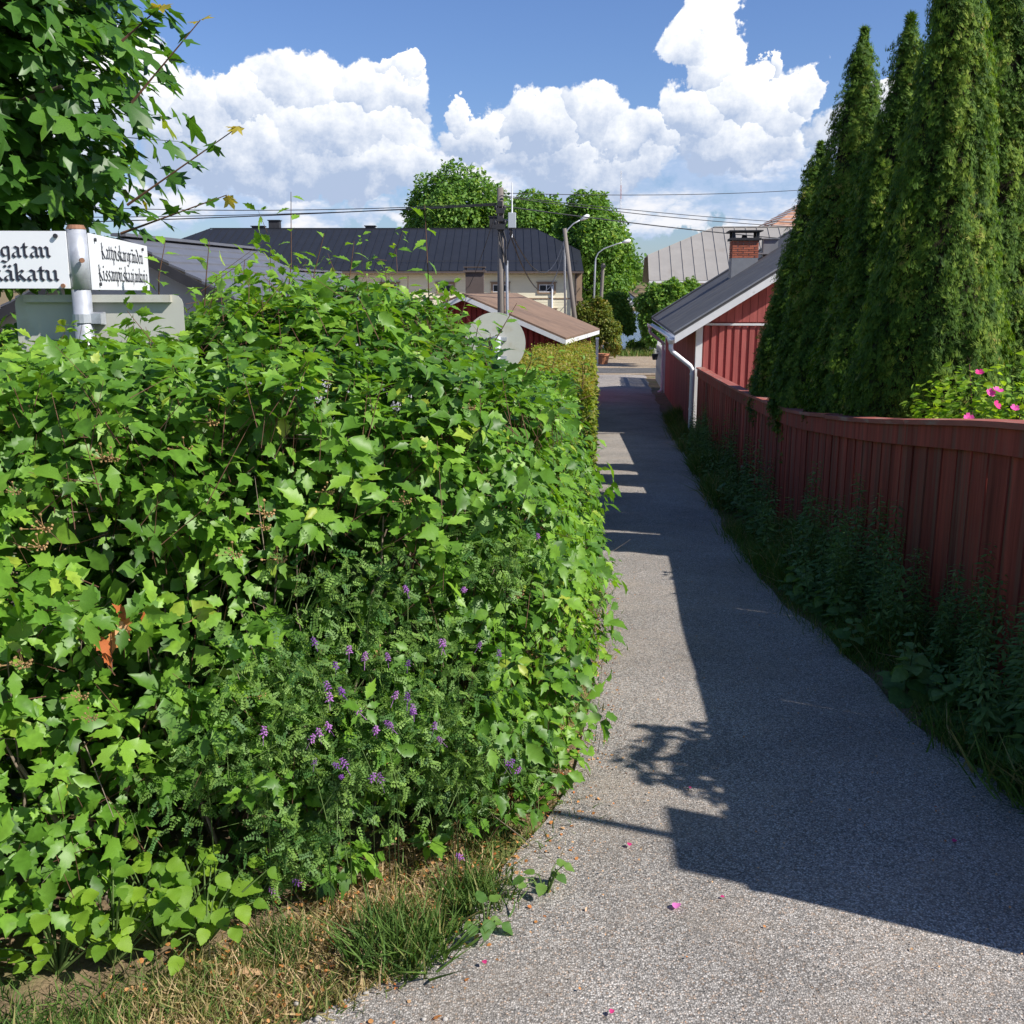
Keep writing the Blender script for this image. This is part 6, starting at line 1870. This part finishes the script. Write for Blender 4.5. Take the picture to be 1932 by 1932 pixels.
for (u, v, s_, ix, lab) in ((452, 1842, .085, 2, 'large pale tan dry maple leaf lying on the grass by the hedge'), (405, 1843, .03, 6, 'small red-brown dry leaf beside the tan maple leaf'), (300, 1915, .04, 5, 'yellowish dry leaf in the dry grass at the street end'), (905, 1775, .03, 7, 'orange dry leaf on the gravel beside the dandelion rosette'), (955, 1500, .035, 6, 'orange dry leaf under the hedge edge beside the gravel'), (835, 1930, .025, 9, 'small pale dry leaf on the gravel near the street')):
    g = ground_at(u, v)
    o = bpy.data.objects.new('fallen_leaf', FLm[ix % len(FLm)]); COL.objects.link(o)
    o.location = g + Z * .02; o.rotation_euler = (random.uniform(-.3, .3), random.uniform(-.3, .3), random.uniform(0, 6)); o.scale = (s_,) * 3
    tag(o, lab, 'leaf')
ptm = []
for tnt in (.1, .95):
    V_, T_ = leaf_shape([(0, 0), (.28, .15), (.42, .45), (.38, .75), (.2, .95), (0, 1)], .35, .15); me = np_mesh('rose_petal', V_, T_, np.full(len(V_), tnt)); me.materials.append(M['petal_pink']); ptm.append(me)
for (u, v, s_, c, lab) in ((1278, 1719, .030, 1, 'pale pink rose petal lying on the gravel'), (1188, 1610, .018, 0, 'dark magenta rose petal on the gravel by the pole shadow'), (912, 1828, .016, 0, 'crimson petal at the gravel edge near the grass tuft'), (1358, 1706, .012, 0, 'tiny red petal on the gravel next to the pale pink petal'), (1302, 1500, .013, 0, 'small red petal in the leafy shadow edge'), (1797, 1602, .018, 0, 'dark petal lying in the shaded gravel'), (1152, 1935, .015, 0, 'magenta petal fragment on the gravel at the street')):
    g = ground_at(u, min(v, 1930))
    o = bpy.data.objects.new('rose_petal', ptm[c]); COL.objects.link(o); o.location = g + Z * .025
    o.rotation_euler = (.2, .1, random.uniform(0, 6)); o.scale = (s_,) * 3; tag(o, lab, 'petal')
# loose stones on the near gravel
V0 = np.array([(1, 0, 0), (-1, 0, 0), (0, .8, 0), (0, -.8, 0), (0, 0, .6), (0, 0, -.5)], float); T0 = np.array([(0, 2, 4), (2, 1, 4), (1, 3, 4), (3, 0, 4), (2, 0, 5), (1, 2, 5), (3, 1, 5), (0, 3, 5)])
ST = [(V0 * (1 + .22 * np.random.default_rng(i).normal(size=(6, 1))), T0) for i in range(4)]
k = 20000
t = .9 + 8.5 * RNG.random(k) ** 1.9
a = np.interp(t, PL[:, 1], PL[:, 0]); b = np.interp(t, PR[:, 1], PR[:, 0])
b = np.minimum(b, .62 * t + .6); a = np.maximum(a, -.62 * t - .5)
x = a + (b - a) * RNG.random(k)
cc = np.clip((x - np.interp(t, PL[:, 1], PL[:, 0])) / (np.interp(t, PR[:, 1], PR[:, 0]) - np.interp(t, PL[:, 1], PL[:, 0])), 0, 1)
ps = on(x, t, .006 + .018 * np.sin(np.pi * cc) * np.clip(t / 3, 0, 1) + .001)
mst, nt, N, L, B = new_mat('loose_gravel')
at = N.new('ShaderNodeAttribute'); at.attribute_name = 'tint'; rp_ = N.new('ShaderNodeValToRGB'); e = rp_.color_ramp.elements
e[0].color = (.13, .125, .12, 1); e[1].color = (.58, .54, .49, 1); q = e.new(.5); q.color = (.26, .245, .235, 1); q = e.new(.8); q.color = (.42, .37, .31, 1)
L.new(at.outputs['Fac'], rp_.inputs[0]); L.new(rp_.outputs[0], B.inputs['Base Color']); B.inputs['Roughness'].default_value = .85
V, T, ti = scatter(ST, ps, frames(np.array([0, 0, 1.0]) + RNG.normal(0, .3, (k, 3)), RNG.normal(size=(k, 3))), RNG.uniform(.0014, .0036, k), RNG.random(k))
tag(link('loose_gravel', np_mesh('loose_gravel', V, T, ti), mst), kind='stuff')
for i, (u, v, s_) in enumerate(((840, 1935, .009), (560, 1900, .010), (600, 1930, .012), (690, 1880, .008), (800, 1940, .007))):
    g = ground_at(u, min(v, 1930)); pv, pf = ico((0, 0, 0), 1.0); V_ = np.array(pv) * np.array([1, .8, .6]) * (1 + .15 * np.random.default_rng(i).normal(size=(12, 1)))
    me = np_mesh('pebble', V_ * s_, np.array(pf), None, True); tag(link('pebble', me, M['rock']), 'pale pebble lying at the border of dry grass and gravel', 'pebble', 'pale pebbles at the verge').location = g + Z * .01

# weeds along the shaded foot of the fence
k = 60000
t = 1.6 + 20 * RNG.random(k) ** 1.5
rx = np.interp(t, PR[:, 1], PR[:, 0]); fxx = np.where(t < 17.6, 1.89 + .075 * t, 3.2 + .098 * (t - 17.8))
x = rx - .03 + (fxx - rx + .0) * RNG.random(k) ** .8 + RNG.normal(0, .04, k)
ok = x < fxx - .03
x, t = x[ok], t[ok]
clump = np.clip(.6 + .8 * vnoise(np.column_stack([x * 2, t * 1.6, 0 * x + 8])), .15, 1.6)
tag(grass('shade_grass', on(x, t, -.01), RNG.uniform(.10, .34, len(x)) * clump, np.clip(RNG.normal(.40, .22, len(x)), 0, .9), None, .45, None, RNG.uniform(.5, 1.0, len(x))), kind='stuff')


NAR_T = [leaf_shape(NAR, .2, .35, .1, 11), leaf_shape(NAR, .3, .15, .1, 12)]


def weed_mesh(seed, h, n, broad):
    r = np.random.default_rng(seed)
    z = np.sort(r.random(n)) * h
    a = np.arange(n) * 2.4
    pos = np.column_stack([.012 * np.cos(a), .012 * np.sin(a), z])
    tp = np.column_stack([np.cos(a), np.sin(a), .15 - .3 * r.random(n)]); nv = np.array([0, 0, 1.0]) + r.normal(0, .3, (n, 3))
    sz_ = (.11 if broad else .085) * (1.12 - .75 * z / h) * r.uniform(.8, 1.2, n)
    V, T, ti = scatter(OVL_T if broad else NAR_T, pos, frames(nv, tp), sz_, r.random(n), np.full(n, 1.0 if broad else .8))
    sV, sT = twig_mesh(np.array([[0, 0, -.03]]), np.array([[r.normal(0, .02), r.normal(0, .02), h]]), np.array([.004]))
    return np_mesh('weed_leaves', V, T, ti), np_mesh('weed_stem', sV, sT)


WM = [weed_mesh(i, h, n, b_) for i, (h, n, b_) in enumerate(((.62, 90, False), (.48, 70, False), (.78, 110, False), (.28, 18, True), (.20, 12, True)))]
for a_, b_ in WM: a_.materials.append(M['weed_leaf']); b_.materials.append(M['stem'])
LW = ['tall leafy weed growing against the shaded foot of the red fence', 'low broad-leaved weed in the shade between fence and gravel']
nw = 0
while nw < 170:
    y = 2.6 + 15 * random.random() ** 1.4
    r0_ = float(np.interp(y, PR[:, 1], PR[:, 0])); f0_ = fx(y) if y < 17.6 else 3.2 + .098 * (y - 17.8)
    q = random.random(); x = r0_ + .04 + (f0_ - r0_ - .08) * q
    kind = random.choice([0, 1, 2, 1, 0]) if q > .30 else random.choice([3, 4, 1])
    w_ = empty('weed', (x, y, float(gz(y))), LW[1 if kind > 2 else 0], 'weed', 'tall weeds by the fence' if kind < 3 else 'low weeds by the fence')
    for nm_, me in zip(('leaves', 'stem'), WM[kind]):
        o = bpy.data.objects.new(nm_, me); COL.objects.link(o); o.parent = w_
    sc_ = random.uniform(.75, 1.15); w_.scale = (sc_,) * 3; w_.rotation_euler = (random.gauss(0, .1), random.gauss(0, .1), random.uniform(0, 6))
    nw += 1
for _ in range(46):
    y = random.uniform(3.1, 6.2); r0_ = float(np.interp(y, PR[:, 1], PR[:, 0])); q = random.uniform(.25, 1)
    w_ = empty('weed', (r0_ + (fx(y) - r0_ - .07) * q, y, float(gz(y))), LW[0], 'weed', 'tall weeds by the fence'); kind = random.choice([0, 2, 2])
    for nm_, me in zip(('leaves', 'stem'), WM[kind]):
        o = bpy.data.objects.new(nm_, me); COL.objects.link(o); o.parent = w_
    sc_ = random.uniform(.55, .9); w_.scale = (sc_,) * 3; w_.rotation_euler = (random.gauss(0, .12), random.gauss(0, .12), random.uniform(0, 6))
sh = MB()
for i in range(36):
    dv = nrm(np.random.default_rng(i).normal(size=3)); sh.tube([(0, 0, 0), tuple(dv * .016)], .0006, 3); sh.add(*ico(dv * .016, .0022))
shm = sh.mesh('seed_head'); shm.materials.append(M['seed'])
for (u, v, Y) in ((1488, 1045, 7.4), (1495, 1065, 7.2), (1512, 1085, 7.0), (1470, 1035, 7.6), (1400, 880, 11.5), (1420, 905, 11), (1440, 935, 10.2), (1690, 1150, 5.4), (1520, 1100, 6.9), (1385, 860, 12.2)):
    p = AT(u, v, Y); g = float(gz(Y))
    if p.z < g + .08: p.z = g + .15
    dn = empty('dandelion', (p.x, p.y, g), 'dandelion gone to seed with a round grey head in the shaded weeds', 'dandelion', 'dandelion seed heads')
    MB().tube([(p.x, p.y, g - .02), tuple(p)], .0018, 4).build('stem', M['stem'], dn)
    o = bpy.data.objects.new('seed_head', shm); COL.objects.link(o); o.parent = dn; o.matrix_parent_inverse = world_of(dn).inverted(); o.location = p
# ground cover beyond, so that no bare soil shows behind the hedges and around the far shrubs
k = 9000
x = np.concatenate([RNG.uniform(-9, 2, k // 2), RNG.uniform(3.5, 9, k // 2)]); y = np.concatenate([RNG.uniform(6, 26, k // 2), RNG.uniform(2, 17, k // 2)])
ok = (x > fx(y) + .2) | (x < .2)
tag(grass('lawn_grass', on(x[ok], y[ok], -.01), RNG.uniform(.08, .2, ok.sum()), np.clip(RNG.normal(.4, .2, ok.sum()), 0, 1), None, .5, None, np.full(ok.sum(), 1.5)), kind='stuff')
k = 5000
x = RNG.uniform(1.5, 9, k); y = RNG.uniform(51, 57, k)
tag(grass('shore_grass', on(x, y, -.01), RNG.uniform(.2, .45, k), np.clip(RNG.normal(.5, .15, k), 0, 1), None, .4, None, np.full(k, 1.6)), kind='stuff')
